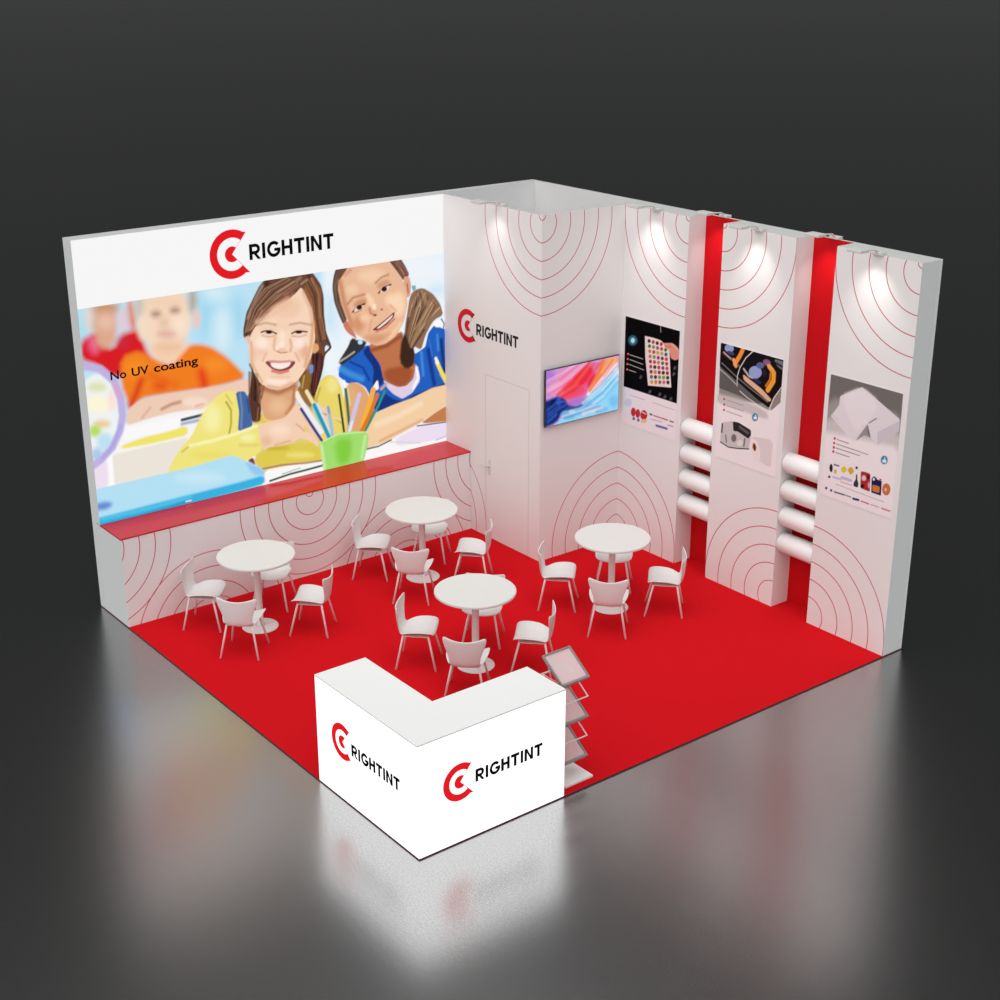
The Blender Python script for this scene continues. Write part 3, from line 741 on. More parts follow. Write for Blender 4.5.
L 92,62,46 7 55 9 4173,1724,4079,1503
L 92,62,46 7 55 13 4137,1911,4174,1724,4079,1511,3959,1241
L 92,62,46 7 55 9 4145,1912,4180,1726,4082,1514,3961,1236
L 66,44,34 7 55 10 4145,1908,4199,1714,4088,1514
L 92,62,46 7 55 9 4157,1908,4208,1717,4106,1516,3972,1249
L 66,44,34 7 55 7 4157,1914,4220,1715,4106,1517,3970,1243
L 170,132,98 7 55 12 4156,1910,4223,1714,4122,1513,3970,1244
L 66,44,34 7 55 7 4232,1721,4127,1514,3983,1249
L 170,132,98 7 55 12 4162,1909,4245,1711,4129,1512
L 170,132,98 7 55 14 4167,1916,4258,1713,4140,1512,3979,1252
L 170,132,98 7 55 9 4179,1913,4277,1709,4146,1522,3989,1254
L 66,44,34 7 55 11 4178,1906,4280,1713,4164,1512,3995,1251
L 204,172,138 7 55 8 4177,1906,4284,1710,4163,1519,3995,1254
L 150,112,84 7 55 7 4178,1918,4299,1714,4166,1518
L 92,62,46 7 55 12 4319,1714,4176,1525
L 170,132,98 7 55 10 4319,1710,4188,1518
L 204,172,138 7 55 13 4333,1712,4196,1514,4012,1254
L 170,132,98 7 55 8 4199,1910,4340,1709,4204,1521
L 150,112,84 7 55 13 4357,1712,4213,1522,4013,1259
L 92,62,46 7 55 12 4206,1908,4369,1712,4216,1519
L 66,44,34 7 55 14 4214,1907,4376,1711,4225,1521
L 170,132,98 7 55 14 4208,1919,4387,1705,4243,1526
L 66,44,34 7 55 13 4393,1708,4248,1521,4026,1265
L 170,132,98 7 55 14 4221,1909,4406,1710,4245,1520
L 92,62,46 7 55 9 4219,1913,4413,1707,4252,1530
P 192,116,76 10 100 0 3424,1395,3647,1430,3893,1474,3887,1246,3861,1105,4075,1044,4027,881,3924,801,3810,797,3684,869,3602,945,3567,1132,3448,1296
P 164,84,50 37 100 0 3620,1051,3846,1060,4030,1003,3998,874,3910,803,3796,812,3685,881,3617,954
L 150,82,50 27 100 45 3463,1317,3657,1333,3870,1418
P 62,40,32 22 100 0 3869,1370,3928,1456,4007,1226,4060,1047,3930,996,3833,1110
P 226,206,226 7 100 0 3602,933,3698,867,3810,806,3924,801,4027,868,4051,950,4067,1052,4115,927,4124,826,4008,699,3863,652,3737,737,3655,826
L 250,250,252 15 100 34 4080,994,4099,868,4024,758
P 92,72,62 9 100 0 3023,2342,3194,2354,3082,2210,3038,2103,3094,1878,3140,1710,3085,1672,3036,1783,2978,1947,2960,2114,2978,2230
P 120,82,66 9 100 0 3691,2358,3870,2358,3950,2232,4009,2119,3917,2062,3823,2191
L 170,130,110 12 100 17 3826,2294,3933,2141
L 64,48,42 7 55 7 3041,2309,2971,2151,3004,1932,3095,1690
L 110,84,70 7 55 13 3041,2308,2987,2152,3003,1942,3098,1694
L 130,108,94 7 55 7 3052,2315,2985,2156,3014,1944,3104,1708
L 130,108,94 7 55 14 2990,2151,3013,1945,3105,1702
L 110,84,70 7 55 12 3006,2156,3009,1950,3104,1706
L 110,84,70 7 55 8 3080,2316,3014,2163,3014,1950
L 130,108,94 7 55 9 3080,2315,3005,2164,3015,1954,3109,1718
L 130,108,94 7 55 10 3023,2168,3027,1954,3119,1718
L 64,48,42 7 55 11 3020,2172,3032,1948
L 64,48,42 7 55 13 3033,2175,3028,1955
L 110,84,70 7 55 11 3117,2315,3039,2175,3033,1957,3117,1732
L 64,48,42 7 55 14 3038,2179,3026,1963,3116,1730
L 130,108,94 7 55 8 3146,2320,3054,2184,3043,1959
L 64,48,42 7 55 8 3051,2189,3036,1965,3120,1745
L 130,108,94 7 55 7 3161,2325,3058,2185,3036,1963,3129,1742
L 64,48,42 7 55 14 3168,2327,3071,2184,3039,1967
L 160,118,98 7 55 11 3722,2325,3829,2202,3919,2079
L 84,56,46 7 55 12 3738,2315,3840,2199,3931,2074
L 84,56,46 7 55 14 3746,2320,3848,2207
L 160,118,98 7 55 7 3779,2318,3877,2205,3945,2087
L 84,56,46 7 55 8 3779,2326,3878,2210
L 84,56,46 7 55 10 3799,2318,3904,2205
L 84,56,46 7 55 9 3911,2207,3971,2098
L 84,56,46 7 55 9 3930,2210,3988,2103
L 160,118,98 7 55 12 3834,2322,3936,2210,3990,2107
L 84,56,46 7 55 8 3870,2328,3960,2207
P 224,164,132 7 100 0 3932,2118,4002,2097,4027,2000,4010,1872,3953,1857,3915,2003
L 160,90,70 10 100 16 3972,2019,3983,1912
P 206,122,100 9 100 0 3078,1684,3140,1721,3215,1593,3264,1480,3172,1542,3108,1610
P 235,186,152 9 100 0 3173,2323,3711,2344,3810,2204,3910,2074,3955,1939,3972,1783,3918,1589,3800,1429,3644,1359,3506,1358,3372,1451,3240,1543,3147,1720,3069,1916,3031,2104,3069,2212
P 250,214,180 59 100 0 3937,1788,3926,1728,3897,1683,3857,1662,3814,1668,3776,1702,3750,1755,3743,1817,3754,1876,3782,1921,3822,1943,3865,1937,3904,1904,3929,1851
P 246,206,172 74 100 0 3684,2151,3664,2119,3610,2098,3534,2093,3450,2105,3375,2131,3324,2166,3307,2202,3327,2234,3380,2255,3455,2261,3539,2249,3615,2224,3667,2189
P 252,216,180 37 90 0 3507,1890,3524,1844,3531,1806,3525,1783,3508,1779,3484,1795,3457,1828,3433,1871,3416,1916,3409,1954,3415,1977,3432,1981,3456,1966,3483,1933
L 206,142,104 32 100 57 3067,2167,3109,1922,3204,1642
P 214,150,112 59 100 0 3366,1640,3356,1601,3332,1572,3299,1559,3263,1565,3232,1588,3211,1623,3205,1665,3214,1704,3238,1732,3271,1745,3306,1740,3338,1717,3359,1681
P 205,140,106 30 90 0 3408,1912,3407,1893,3390,1873,3359,1857,3320,1847,3282,1846,3252,1854,3235,1869,3236,1888,3253,1908,3284,1924,3323,1934,3361,1935,3391,1927
P 212,150,116 30 90 0 3726,2091,3727,2072,3710,2051,3680,2033,3642,2021,3604,2018,3572,2025,3555,2039,3554,2058,3571,2079,3601,2097,3639,2109,3677,2112,3708,2105
P 220,160,120 44 100 0 3633,1432,3618,1414,3580,1404,3524,1403,3463,1413,3409,1431,3372,1454,3359,1476,3373,1495,3412,1505,3467,1505,3527,1495,3582,1477,3620,1455
L 250,205,160 30 100 45 3716,1430,3861,1563
P 246,202,168 44 100 0 3449,1697,3442,1678,3423,1664,3395,1660,3365,1664,3338,1677,3320,1696,3314,1718,3322,1737,3341,1750,3369,1755,3399,1750,3425,1737,3443,1718
P 110,76,62 9 100 0 3022,2331,3194,2348,3138,2271,3069,2201,3042,2193
L 214,152,128 30 100 34 3136,2237,3204,2284
L 176,118,88 19 80 27 3155,1904,3231,1967,3379,1980
L 176,118,88 19 80 27 3539,2091,3616,2143,3712,2162
L 62,36,34 9 100 20 3217,1802,3279,1847,3381,1872
P 236,216,204 7 100 0 3362,1852,3361,1841,3348,1827,3326,1814,3299,1805,3272,1801,3250,1803,3239,1810,3239,1822,3252,1835,3274,1848,3302,1857,3329,1861,3350,1860
P 48,30,30 7 100 0 3343,1853,3346,1841,3342,1828,3331,1818,3316,1813,3299,1814,3284,1820,3274,1830,3271,1842,3276,1855,3286,1865,3302,1870,3318,1869,3333,1863
L 62,36,34 9 100 20 3575,1970,3646,2020,3743,2044
P 236,216,204 7 100 0 3719,2018,3719,2006,3706,1993,3685,1981,3658,1971,3631,1967,3610,1969,3599,1977,3599,1988,3611,2002,3633,2014,3659,2023,3686,2027,3707,2025
P 48,30,30 7 100 0 3687,2015,3690,2002,3686,1989,3676,1979,3660,1974,3643,1974,3628,1980,3617,1991,3613,2004,3618,2017,3628,2027,3644,2032,3661,2032,3676,2026
L 190,128,100 12 100 14 3236,1782,3332,1808
P 240,225,215 6 100 0 3724,2023,3722,2019,3718,2017,3711,2016,3704,2017,3697,2020,3693,2023,3691,2028,3693,2031,3698,2034,3704,2035,3712,2034,3718,2031,3723,2027
P 222,162,126 37 70 0 3534,1766,3528,1747,3512,1733,3490,1727,3466,1731,3444,1743,3430,1761,3425,1782,3432,1802,3447,1815,3469,1821,3493,1818,3515,1805,3529,1787
P 252,220,188 44 70 0 3799,1856,3792,1826,3772,1805,3743,1795,3713,1800,3686,1817,3667,1844,3661,1876,3669,1905,3689,1927,3717,1936,3748,1932,3775,1914,3793,1887
P 248,212,178 44 60 0 3301,2043,3292,2020,3269,2003,3236,1996,3201,2002,3170,2017,3148,2040,3142,2066,3151,2089,3173,2106,3206,2112,3241,2107,3272,2092,3294,2069
P 214,150,116 37 60 0 3730,1477,3722,1458,3685,1436,3627,1415,3560,1399,3496,1392,3448,1394,3427,1406,3434,1424,3471,1446,3528,1467,3595,1483,3660,1491,3708,1488
L 196,124,94 12 100 17 3440,1815,3452,1755,3518,1710
P 140,70,52 7 100 0 3541,1718,3538,1713,3532,1710,3523,1709,3513,1711,3505,1714,3499,1719,3497,1725,3499,1729,3505,1733,3514,1734,3524,1732,3533,1729,3539,1724
P 176,104,76 9 100 0 3629,1769,3627,1765,3621,1761,3614,1760,3605,1761,3597,1765,3592,1770,3591,1775,3593,1780,3598,1783,3606,1784,3614,1783,3622,1780,3627,1775
P 255,228,200 15 100 0 3536,1812,3532,1798,3524,1787,3513,1782,3501,1783,3491,1792,3483,1805,3481,1821,3485,1835,3493,1846,3504,1851,3516,1850,3526,1841,3533,1828
P 118,50,44 7 100 0 3465,1550,3569,1602,3689,1666,3788,1724,3780,1664,3672,1580,3553,1534
P 248,228,218 7 100 0 3527,1560,3597,1598,3696,1653,3764,1693,3751,1659,3666,1605,3568,1557
L 208,118,98 12 100 23 3525,1525,3665,1554,3779,1635
L 212,154,120 19 70 20 3462,1660,3430,1547
L 212,154,120 19 70 20 3728,1807,3809,1725
P 250,250,252 9 100 0 4457,1470,4451,1453,4433,1441,4409,1437,4381,1441,4357,1453,4341,1470,4335,1489,4341,1506,4358,1517,4383,1521,4410,1517,4435,1505,4451,1488
L 30,50,90 7 100 14 4448,1532,4491,1464,4475,1406
P 246,240,247 15 100 0 3334,100,4549,484,4542,-27,3323,-173
P 226,166,116 12 100 0 3079,932,3149,985,3243,962,3297,928,3363,855,3401,763,3463,568,3377,141,3046,186,3021,558
P 244,206,164 9 100 0 3347,444,3505,560,3733,603,4006,637,4300,707,4553,711,4549,471,4353,395,4115,303,3822,224,3662,175,3349,141
P 228,176,122 59 90 0 3235,758,3226,697,3205,651,3176,628,3146,634,3120,667,3103,721,3099,784,3109,845,3130,891,3158,914,3188,908,3214,875,3231,822
L 250,222,188 44 100 68 3485,404,3800,453,4120,541
L 222,166,118 22 80 34 3535,195,3823,261,4145,335
P 196,126,78 10 100 0 4549,459,4353,395,4130,300,4291,255,4546,242
P 250,247,246 12 100 0 1888,52,2439,170,2732,156,3335,125,3705,160,4129,287,4546,242,4536,-391,1858,-400
P 236,222,240 22 100 0 3763,185,4114,265,4545,217,4543,37,4109,50,3760,85
L 86,58,42 9 100 18 3335,134,3504,133,3691,175
L 70,60,100 9 100 16 4070,274,4232,260,4516,236
L 205,215,205 12 100 14 3676,153,4109,50
L 200,190,215 12 100 17 4347,39,4498,59
P 226,206,112 18 100 0 1834,747,3060,502,3105,-49,1893,123
P 250,247,246 12 100 0 1886,29,1998,171,2439,158,2730,119,3110,74,3334,113,3325,-123,1858,-400
P 234,214,108 9 100 0 2677,911,2737,1054,2793,1114,2873,1129,2964,1083,3026,954,3059,792,3086,484,3049,247,2739,300,2623,637
P 244,228,140 44 100 0 2987,984,2977,945,2953,916,2920,904,2885,911,2854,935,2834,971,2828,1014,2837,1053,2861,1081,2894,1094,2929,1087,2960,1064,2981,1027
L 196,168,60 15 100 23 2747,993,2688,862,2733,711
L 196,170,70 10 100 14 2915,603,3006,524
P 240,228,126 9 100 0 790,371,872,512,977,637,1129,764,1238,934,1343,1049,1458,1140,1569,1181,1701,1146,1729,1021,1698,763,1741,673,1856,714,1983,729,1963,416,1754,320,1600,423,1075,399
P 247,240,165 74 100 0 1487,885,1471,819,1437,770,1392,749,1344,758,1304,797,1278,858,1273,927,1289,993,1323,1041,1368,1063,1415,1054,1455,1016,1481,956
L 178,152,50 13 100 20 1560,1053,1613,952,1602,794,1569,685
L 214,194,90 12 100 17 1566,1131,1630,1017
L 200,182,80 13 100 17 997,599,1072,640,1167,642
L 250,246,185 22 100 34 1096,646,1396,652,1642,670,1906,709
P 235,222,110 59 80 0 1564,443,1538,423,1470,418,1372,427,1266,451,1172,482,1109,516,1087,545,1113,564,1179,570,1275,561,1381,538,1476,507,1542,473
L 222,206,105 22 70 34 1694,532,1917,485
P 246,240,170 44 100 0 1885,574,1875,556,1850,544,1814,543,1776,551,1742,567,1719,588,1712,609,1722,628,1747,639,1782,640,1820,633,1854,617,1877,596
P 70,104,160 9 100 0 1682,1144,1798,1133,1838,1000,1853,848,1869,717,1677,692,1709,910
L 110,140,185 15 100 23 1735,1111,1747,926,1720,724
L 46,70,118 12 100 17 1819,1073,1831,887
L 232,192,90 12 100 28 1973,766,2057,702,2211,707
P 88,54,44 15 100 0 1840,1023,1861,788,1909,744,1973,766,1974,974
L 150,95,75 9 100 15 1945,911,1922,764
P 224,203,82 9 100 0 1856,333,1987,399,2066,442,2322,412,2661,353,2725,279,2759,162,2731,131,2491,153,2180,203,1936,203,1877,269
P 205,180,55 30 100 0 2319,365,2301,356,2250,356,2178,365,2099,382,2029,403,1981,423,1964,440,1982,449,2032,448,2103,439,2182,423,2253,402,2302,381
P 238,222,120 37 100 0 2628,215,2608,203,2557,201,2483,210,2402,228,2329,250,2280,274,2263,293,2282,304,2333,306,2406,297,2487,280,2560,258,2610,234
L 172,112,90 12 100 20 1948,194,2205,185,2517,141,2730,125
P 136,56,54 9 100 0 1768,329,1845,359,1875,246
P 244,206,178 9 100 0 1932,722,2084,726,2276,735,2357,796,2440,886,2483,830,2529,608,2512,540,2614,465,2701,351,2685,293,2584,393,2455,456,2362,421,2193,415,2065,430,1974,402,1944,515
P 250,220,196 59 100 0 2332,576,2317,548,2280,531,2228,528,2172,540,2122,564,2088,595,2078,628,2092,656,2129,673,2180,676,2237,665,2287,641,2321,609
L 218,160,128 12 100 15 2512,528,2463,586,2413,631
P 234,190,160 44 100 0 2082,497,2075,473,2056,457,2030,451,2002,457,1978,473,1962,497,1957,524,1965,547,1983,564,2009,570,2037,564,2062,548,2078,524
L 224,176,146 18 100 23 2324,447,2130,440
P 244,206,172 12 100 0 2698,801,2789,760,2865,673,2874,587,2755,611,2679,697
L 190,130,90 10 100 16 2759,694,2810,660
L 246,210,180 12 100 23 2915,603,3008,561
P 180,224,243 13 100 0 -178,400,9,402,839,405,1076,404,1564,437,1624,418,1755,331,1973,177,1962,11,1043,0,-221,-2
P 150,200,240 30 100 0 1731,348,1973,177,1968,106,1819,163
P 58,178,224 22 100 0 -211,86,20,79,520,90,1051,97,1664,103,1969,118,1975,9,1041,-23,-223,-24
L 40,150,205 22 100 34 0,-12,570,-3,1045,23
P 108,140,214 37 100 0 153,198,145,179,119,164,81,156,37,157,-3,167,-31,183,-43,203,-35,222,-10,237,28,245,72,244,112,235,141,218
P 198,232,246 74 100 0 1472,194,1441,170,1359,165,1242,177,1116,206,1004,245,928,287,903,322,933,345,1012,351,1126,339,1253,311,1367,272,1445,230
L 90,205,235 30 70 34 29,60,575,54,1048,69
L 245,245,250 7 100 14 997,28,1057,26
L 22,76,40 9 100 25 2040,30,2301,55,2513,57,2741,64
L 120,160,120 7 100 9 2198,78,2435,98
P 240,206,164 15 100 0 2469,927,2629,755,2743,372,2638,418,2516,610
P 236,214,126 15 100 0 2607,830,2756,635,2862,347,2741,348
L 236,240,246 10 100 57 2451,954,2551,770,2734,471
L 250,236,220 12 100 45 2446,990,2479,878
L 58,54,136 9 100 34 2487,794,2619,566,2748,347
L 246,228,174 10 100 45 2569,985,2653,821
L 210,226,236 12 100 34 2698,813,2805,553,2889,342
L 40,150,186 9 100 48 2658,808,2753,587,2861,323
L 110,210,210 10 100 17 2632,802,2726,569
L 166,190,216 12 100 45 2841,738,2871,527,2888,318
L 150,150,160 10 100 23 2841,749,2851,676
L 62,72,42 7 100 30 2991,865,3022,582,3051,308
L 54,112,72 9 100 34 3079,944,3098,760,3114,491
L 214,222,190 9 100 14 3113,938,3137,717
L 252,250,246 9 100 34 3063,1012,3079,944
L 206,198,230 13 100 57 3265,813,3172,577,3078,302
L 240,236,240 12 100 23 3156,507,3078,302
P 250,244,240 10 100 0 3526,959,3542,822,3431,843
L 246,178,60 9 100 68 3459,838,3404,678,3291,443
L 228,118,40 10 100 51 3512,767,3392,533,3245,317
L 46,150,132 10 100 34 3619,796,3522,631,3315,340
L 200,170,165 15 100 34 3570,829,3642,877
L 88,120,70 10 100 16 3464,593,3301,330
L 242,226,92 9 100 52 4373,1017,4437,882,4538,714
L 250,246,230 10 100 39 4359,1063,4387,1002
L 235,205,80 10 100 16 4421,860,4508,707
P 162,222,112 12 100 0 2707,331,2850,374,2960,412,3220,384,3367,323,3374,241,3310,31,3242,-104,2748,-57,2732,156
P 132,206,66 59 100 0 2903,339,3148,325,3108,25,2942,11
L 200,240,172 22 100 34 2732,302,2759,27
L 192,236,165 27 100 40 3327,288,3268,40
L 205,240,160 12 100 16 2714,342,2960,400,3357,344
"""
WET_SHEET_ART = """
P 242,232,234 0 100 0 -441,1373,1166,1563,1279,-112,-375,-445
P 6,5,6 1 100 0 6,1270,881,1273,883,443,7,440
P 238,222,218 3 100 0 332,1105,477,1111,589,1106,730,1038,766,730,784,606,413,544,351,864
P 40,60,60 4 100 0 430,1066,425,1052,412,1041,396,1037,382,1043,376,1055,381,1070,394,1081,410,1084,424,1079
P 190,80,80 4 100 0 495,1068,491,1054,478,1043,462,1039,448,1045,442,1057,447,1071,459,1082,476,1086,489,1080
P 70,50,20 4 100 0 560,1070,556,1055,543,1044,527,1041,513,1046,508,1059,512,1073,525,1084,541,1087,554,1082
P 190,70,50 4 100 0 625,1071,621,1057,608,1046,592,1042,579,1048,573,1060,577,1075,590,1086,606,1089,619,1084
P 60,140,60 4 100 0 438,1009,434,995,421,983,404,980,391,985,385,998,389,1012,402,1023,418,1027,432,1021
P 120,160,70 4 100 0 503,1012,499,998,486,987,470,983,456,989,451,1001,455,1015,468,1027,484,1030,498,1025
P 180,90,110 4 100 0 569,1015,564,1001,552,990,535,986,522,992,516,1004,520,1019,533,1030,549,1033,563,1028
P 190,80,80 4 100 0 633,1018,629,1004,616,993,600,990,587,995,581,1007,585,1022,598,1033,614,1036,628,1031
P 60,140,60 4 100 0 698,1021,693,1007,681,996,665,993,651,998,646,1010,650,1025,662,1036,678,1039,692,1034
P 205,140,60 4 100 0 446,952,442,937,429,926,413,922,399,928,393,940,397,955,410,966,427,969,441,964
P 190,80,80 4 100 0 512,956,507,942,495,931,478,927,465,932,459,945,463,959,476,971,492,974,506,969
P 200,170,90 4 100 0 577,961,573,946,560,935,544,932,530,937,524,950,529,964,541,975,558,979,571,973
P 200,170,90 4 100 0 641,965,637,951,625,940,609,936,595,942,589,954,594,969,606,980,622,983,636,978
P 30,110,120 4 100 0 706,970,702,956,689,945,673,941,660,947,654,959,658,973,671,984,687,988,700,982
P 205,120,110 4 100 0 455,894,450,879,438,868,421,865,407,870,401,882,406,897,419,908,435,912,449,906
P 120,160,70 4 100 0 520,900,516,886,503,874,487,871,473,876,467,889,472,903,484,914,501,918,514,913
P 170,40,120 4 100 0 585,906,581,892,568,881,552,877,538,883,533,895,537,909,550,921,566,924,579,919
P 150,40,90 4 100 0 650,912,646,898,633,887,617,883,603,889,598,901,602,916,614,927,631,930,644,925
P 190,80,80 4 100 0 714,919,710,904,697,893,681,889,668,895,662,907,666,922,679,933,695,936,708,931
P 170,40,120 4 100 0 463,836,459,822,446,810,429,807,416,812,410,825,414,839,427,851,444,854,457,849
P 190,80,80 4 100 0 529,844,524,829,511,818,495,815,481,820,476,832,480,847,493,858,509,862,523,856
P 205,120,110 4 100 0 593,852,589,837,577,826,560,822,547,828,541,840,545,855,558,866,574,869,588,864
P 60,140,60 4 100 0 658,859,654,845,641,834,625,830,612,835,606,848,610,862,623,873,639,877,652,872
P 190,70,50 4 100 0 722,867,718,852,706,841,690,838,676,843,670,855,674,870,687,881,703,885,717,879
P 190,80,80 4 100 0 472,779,467,764,454,753,438,749,424,754,418,767,423,781,436,793,452,796,466,791
P 70,50,20 4 100 0 537,788,533,773,520,762,503,758,490,764,484,776,488,791,501,802,517,806,531,800
P 190,70,50 4 100 0 602,797,598,782,585,771,569,768,555,773,549,785,554,800,566,811,582,815,596,809
P 170,40,120 4 100 0 666,806,662,792,650,780,633,777,620,782,614,794,618,809,631,820,647,824,661,818
P 180,90,110 4 100 0 731,815,726,801,714,790,698,786,684,791,679,804,683,818,695,829,711,833,725,828
P 150,60,50 4 100 0 480,721,476,706,463,695,446,691,433,696,427,709,431,723,444,735,461,739,474,733
P 205,140,60 4 100 0 545,732,541,717,528,705,512,702,498,707,492,720,497,734,510,746,526,749,540,744
P 150,40,90 4 100 0 610,742,606,728,593,716,577,713,563,718,558,730,562,745,575,756,591,760,604,755
P 70,50,20 4 100 0 675,753,670,738,658,727,642,723,628,729,622,741,627,756,639,767,655,771,669,765
P 150,60,50 4 100 0 739,764,735,749,722,738,706,734,693,739,687,752,691,766,704,778,720,781,733,776
P 50,130,120 4 100 0 489,663,484,648,471,637,455,633,441,638,435,651,440,665,452,677,469,681,483,675
P 70,50,20 4 100 0 554,675,549,660,537,649,520,645,507,651,501,663,505,678,518,689,534,693,548,688
P 120,160,70 4 100 0 619,687,614,673,602,661,585,658,572,663,566,675,570,690,583,701,599,705,613,700
P 120,160,70 4 100 0 683,700,679,685,666,674,650,670,636,675,631,688,635,702,648,714,664,717,677,712
P 40,60,60 4 100 0 747,712,743,697,730,686,714,682,701,687,695,700,699,714,712,726,728,729,741,724
P 200,170,90 4 100 0 497,605,493,590,480,578,463,574,449,580,444,592,448,607,461,619,477,622,491,617
P 205,140,60 4 100 0 562,619,558,604,545,592,529,589,515,594,509,606,514,621,526,633,543,636,556,631
P 180,90,110 4 100 0 627,632,623,618,610,606,594,602,580,608,574,620,579,635,591,646,608,650,621,645
P 205,120,110 4 100 0 691,646,687,632,675,620,658,616,645,622,639,634,643,649,656,660,672,664,686,658
P 70,50,20 4 100 0 755,660,751,645,739,634,723,630,709,635,703,648,707,662,720,674,736,677,750,672
P 226,150,134 5 100 0 638,1087,770,1115,837,1095,890,1054,883,957,822,928,758,938,731,1027,652,1044
L 200,110,100 5 100 11 656,1057,751,1065
L 240,190,180 5 100 11 764,1102,861,1055
P 50,110,140 16 100 0 211,1027,205,1000,185,976,156,958,123,951,92,956,71,972,62,995,68,1022,88,1047,117,1064,151,1071,181,1066,202,1050
P 190,238,250 11 100 0 170,1018,167,1004,158,992,145,983,131,980,117,983,107,992,104,1004,106,1018,115,1030,128,1039,143,1042,156,1039,166,1030
P 235,110,120 4 100 0 83,841,78,831,66,824,54,826,49,834,54,844,65,850,77,849
L 175,172,174 3 100 9 95,834,311,832
P 235,110,120 4 100 0 80,781,76,771,64,765,52,766,47,774,51,784,63,791,75,789
L 175,172,174 3 100 9 97,779,314,770
P 235,110,120 4 100 0 76,721,72,711,60,704,48,706,43,714,47,724,59,730,71,729
L 175,172,174 3 100 9 91,720,334,708
P 235,110,120 4 100 0 77,656,73,646,61,639,49,640,44,648,48,659,60,665,72,664
L 175,172,174 3 100 9 94,654,204,651
P 95,100,105 10 80 0 462,474,446,457,430,452,422,462,428,480,443,496,460,501,468,491
P 95,100,105 10 80 0 844,839,829,823,813,819,805,828,811,845,826,861,842,865,849,856
P 95,100,105 10 80 0 832,767,817,752,801,747,794,756,799,774,814,789,830,794,838,785
P 95,100,105 10 80 0 802,471,787,455,771,450,763,459,769,477,784,493,800,497,808,488
P 95,100,105 10 80 0 625,481,609,465,593,460,585,469,591,487,606,503,623,508,630,498
P 95,100,105 10 80 0 706,471,691,455,675,450,667,459,672,477,688,493,704,498,712,489
P 95,100,105 10 80 0 306,612,290,596,274,591,266,600,272,618,288,634,304,639,312,630
L 150,150,155 7 100 11 577,1268,584,1202
L 205,188,192 3 100 9 116,360,368,361
L 205,188,192 3 100 9 497,365,848,360
P 216,216,226 11 100 0 156,279,151,257,135,236,111,221,84,214,59,218,41,230,34,250,40,272,56,293,80,308,107,314,131,311,149,298
P 198,46,52 5 100 0 225,182,222,157,212,136,196,121,178,117,161,123,149,139,144,161,147,186,158,207,173,222,191,226,208,220,220,204
P 198,46,52 5 100 0 300,182,298,158,287,137,272,122,254,118,238,124,226,140,221,162,223,187,234,208,249,222,267,227,283,220,295,205
P 198,46,52 5 100 0 420,194,415,167,400,142,377,125,350,118,326,124,308,140,301,165,306,192,321,217,345,234,371,241,395,235,413,219
P 232,196,140 7 100 0 414,121,409,109,396,97,377,88,355,82,334,82,320,86,315,96,319,107,333,119,352,129,374,134,394,135,408,130
P 120,110,160 5 100 0 220,102,218,92,212,83,203,76,192,73,183,75,176,81,173,90,175,100,181,109,190,116,201,118,210,116,217,111
P 120,110,160 5 100 0 296,103,294,93,288,84,279,77,268,75,259,76,252,82,249,91,251,101,257,110,266,117,277,119,286,117,293,112
L 240,220,225 5 100 11 326,207,393,200
L 95,85,90 4 100 22 462,217,492,215
L 180,110,120 4 100 15 525,214,736,217
L 200,80,90 4 100 13 655,216,752,217
L 120,100,105 4 100 17 785,215,841,218
L 110,110,165 4 100 28 571,107,742,114
L 190,180,205 4 100 11 478,161,658,171
L 170,160,200 4 100 15 756,161,836,164
"""
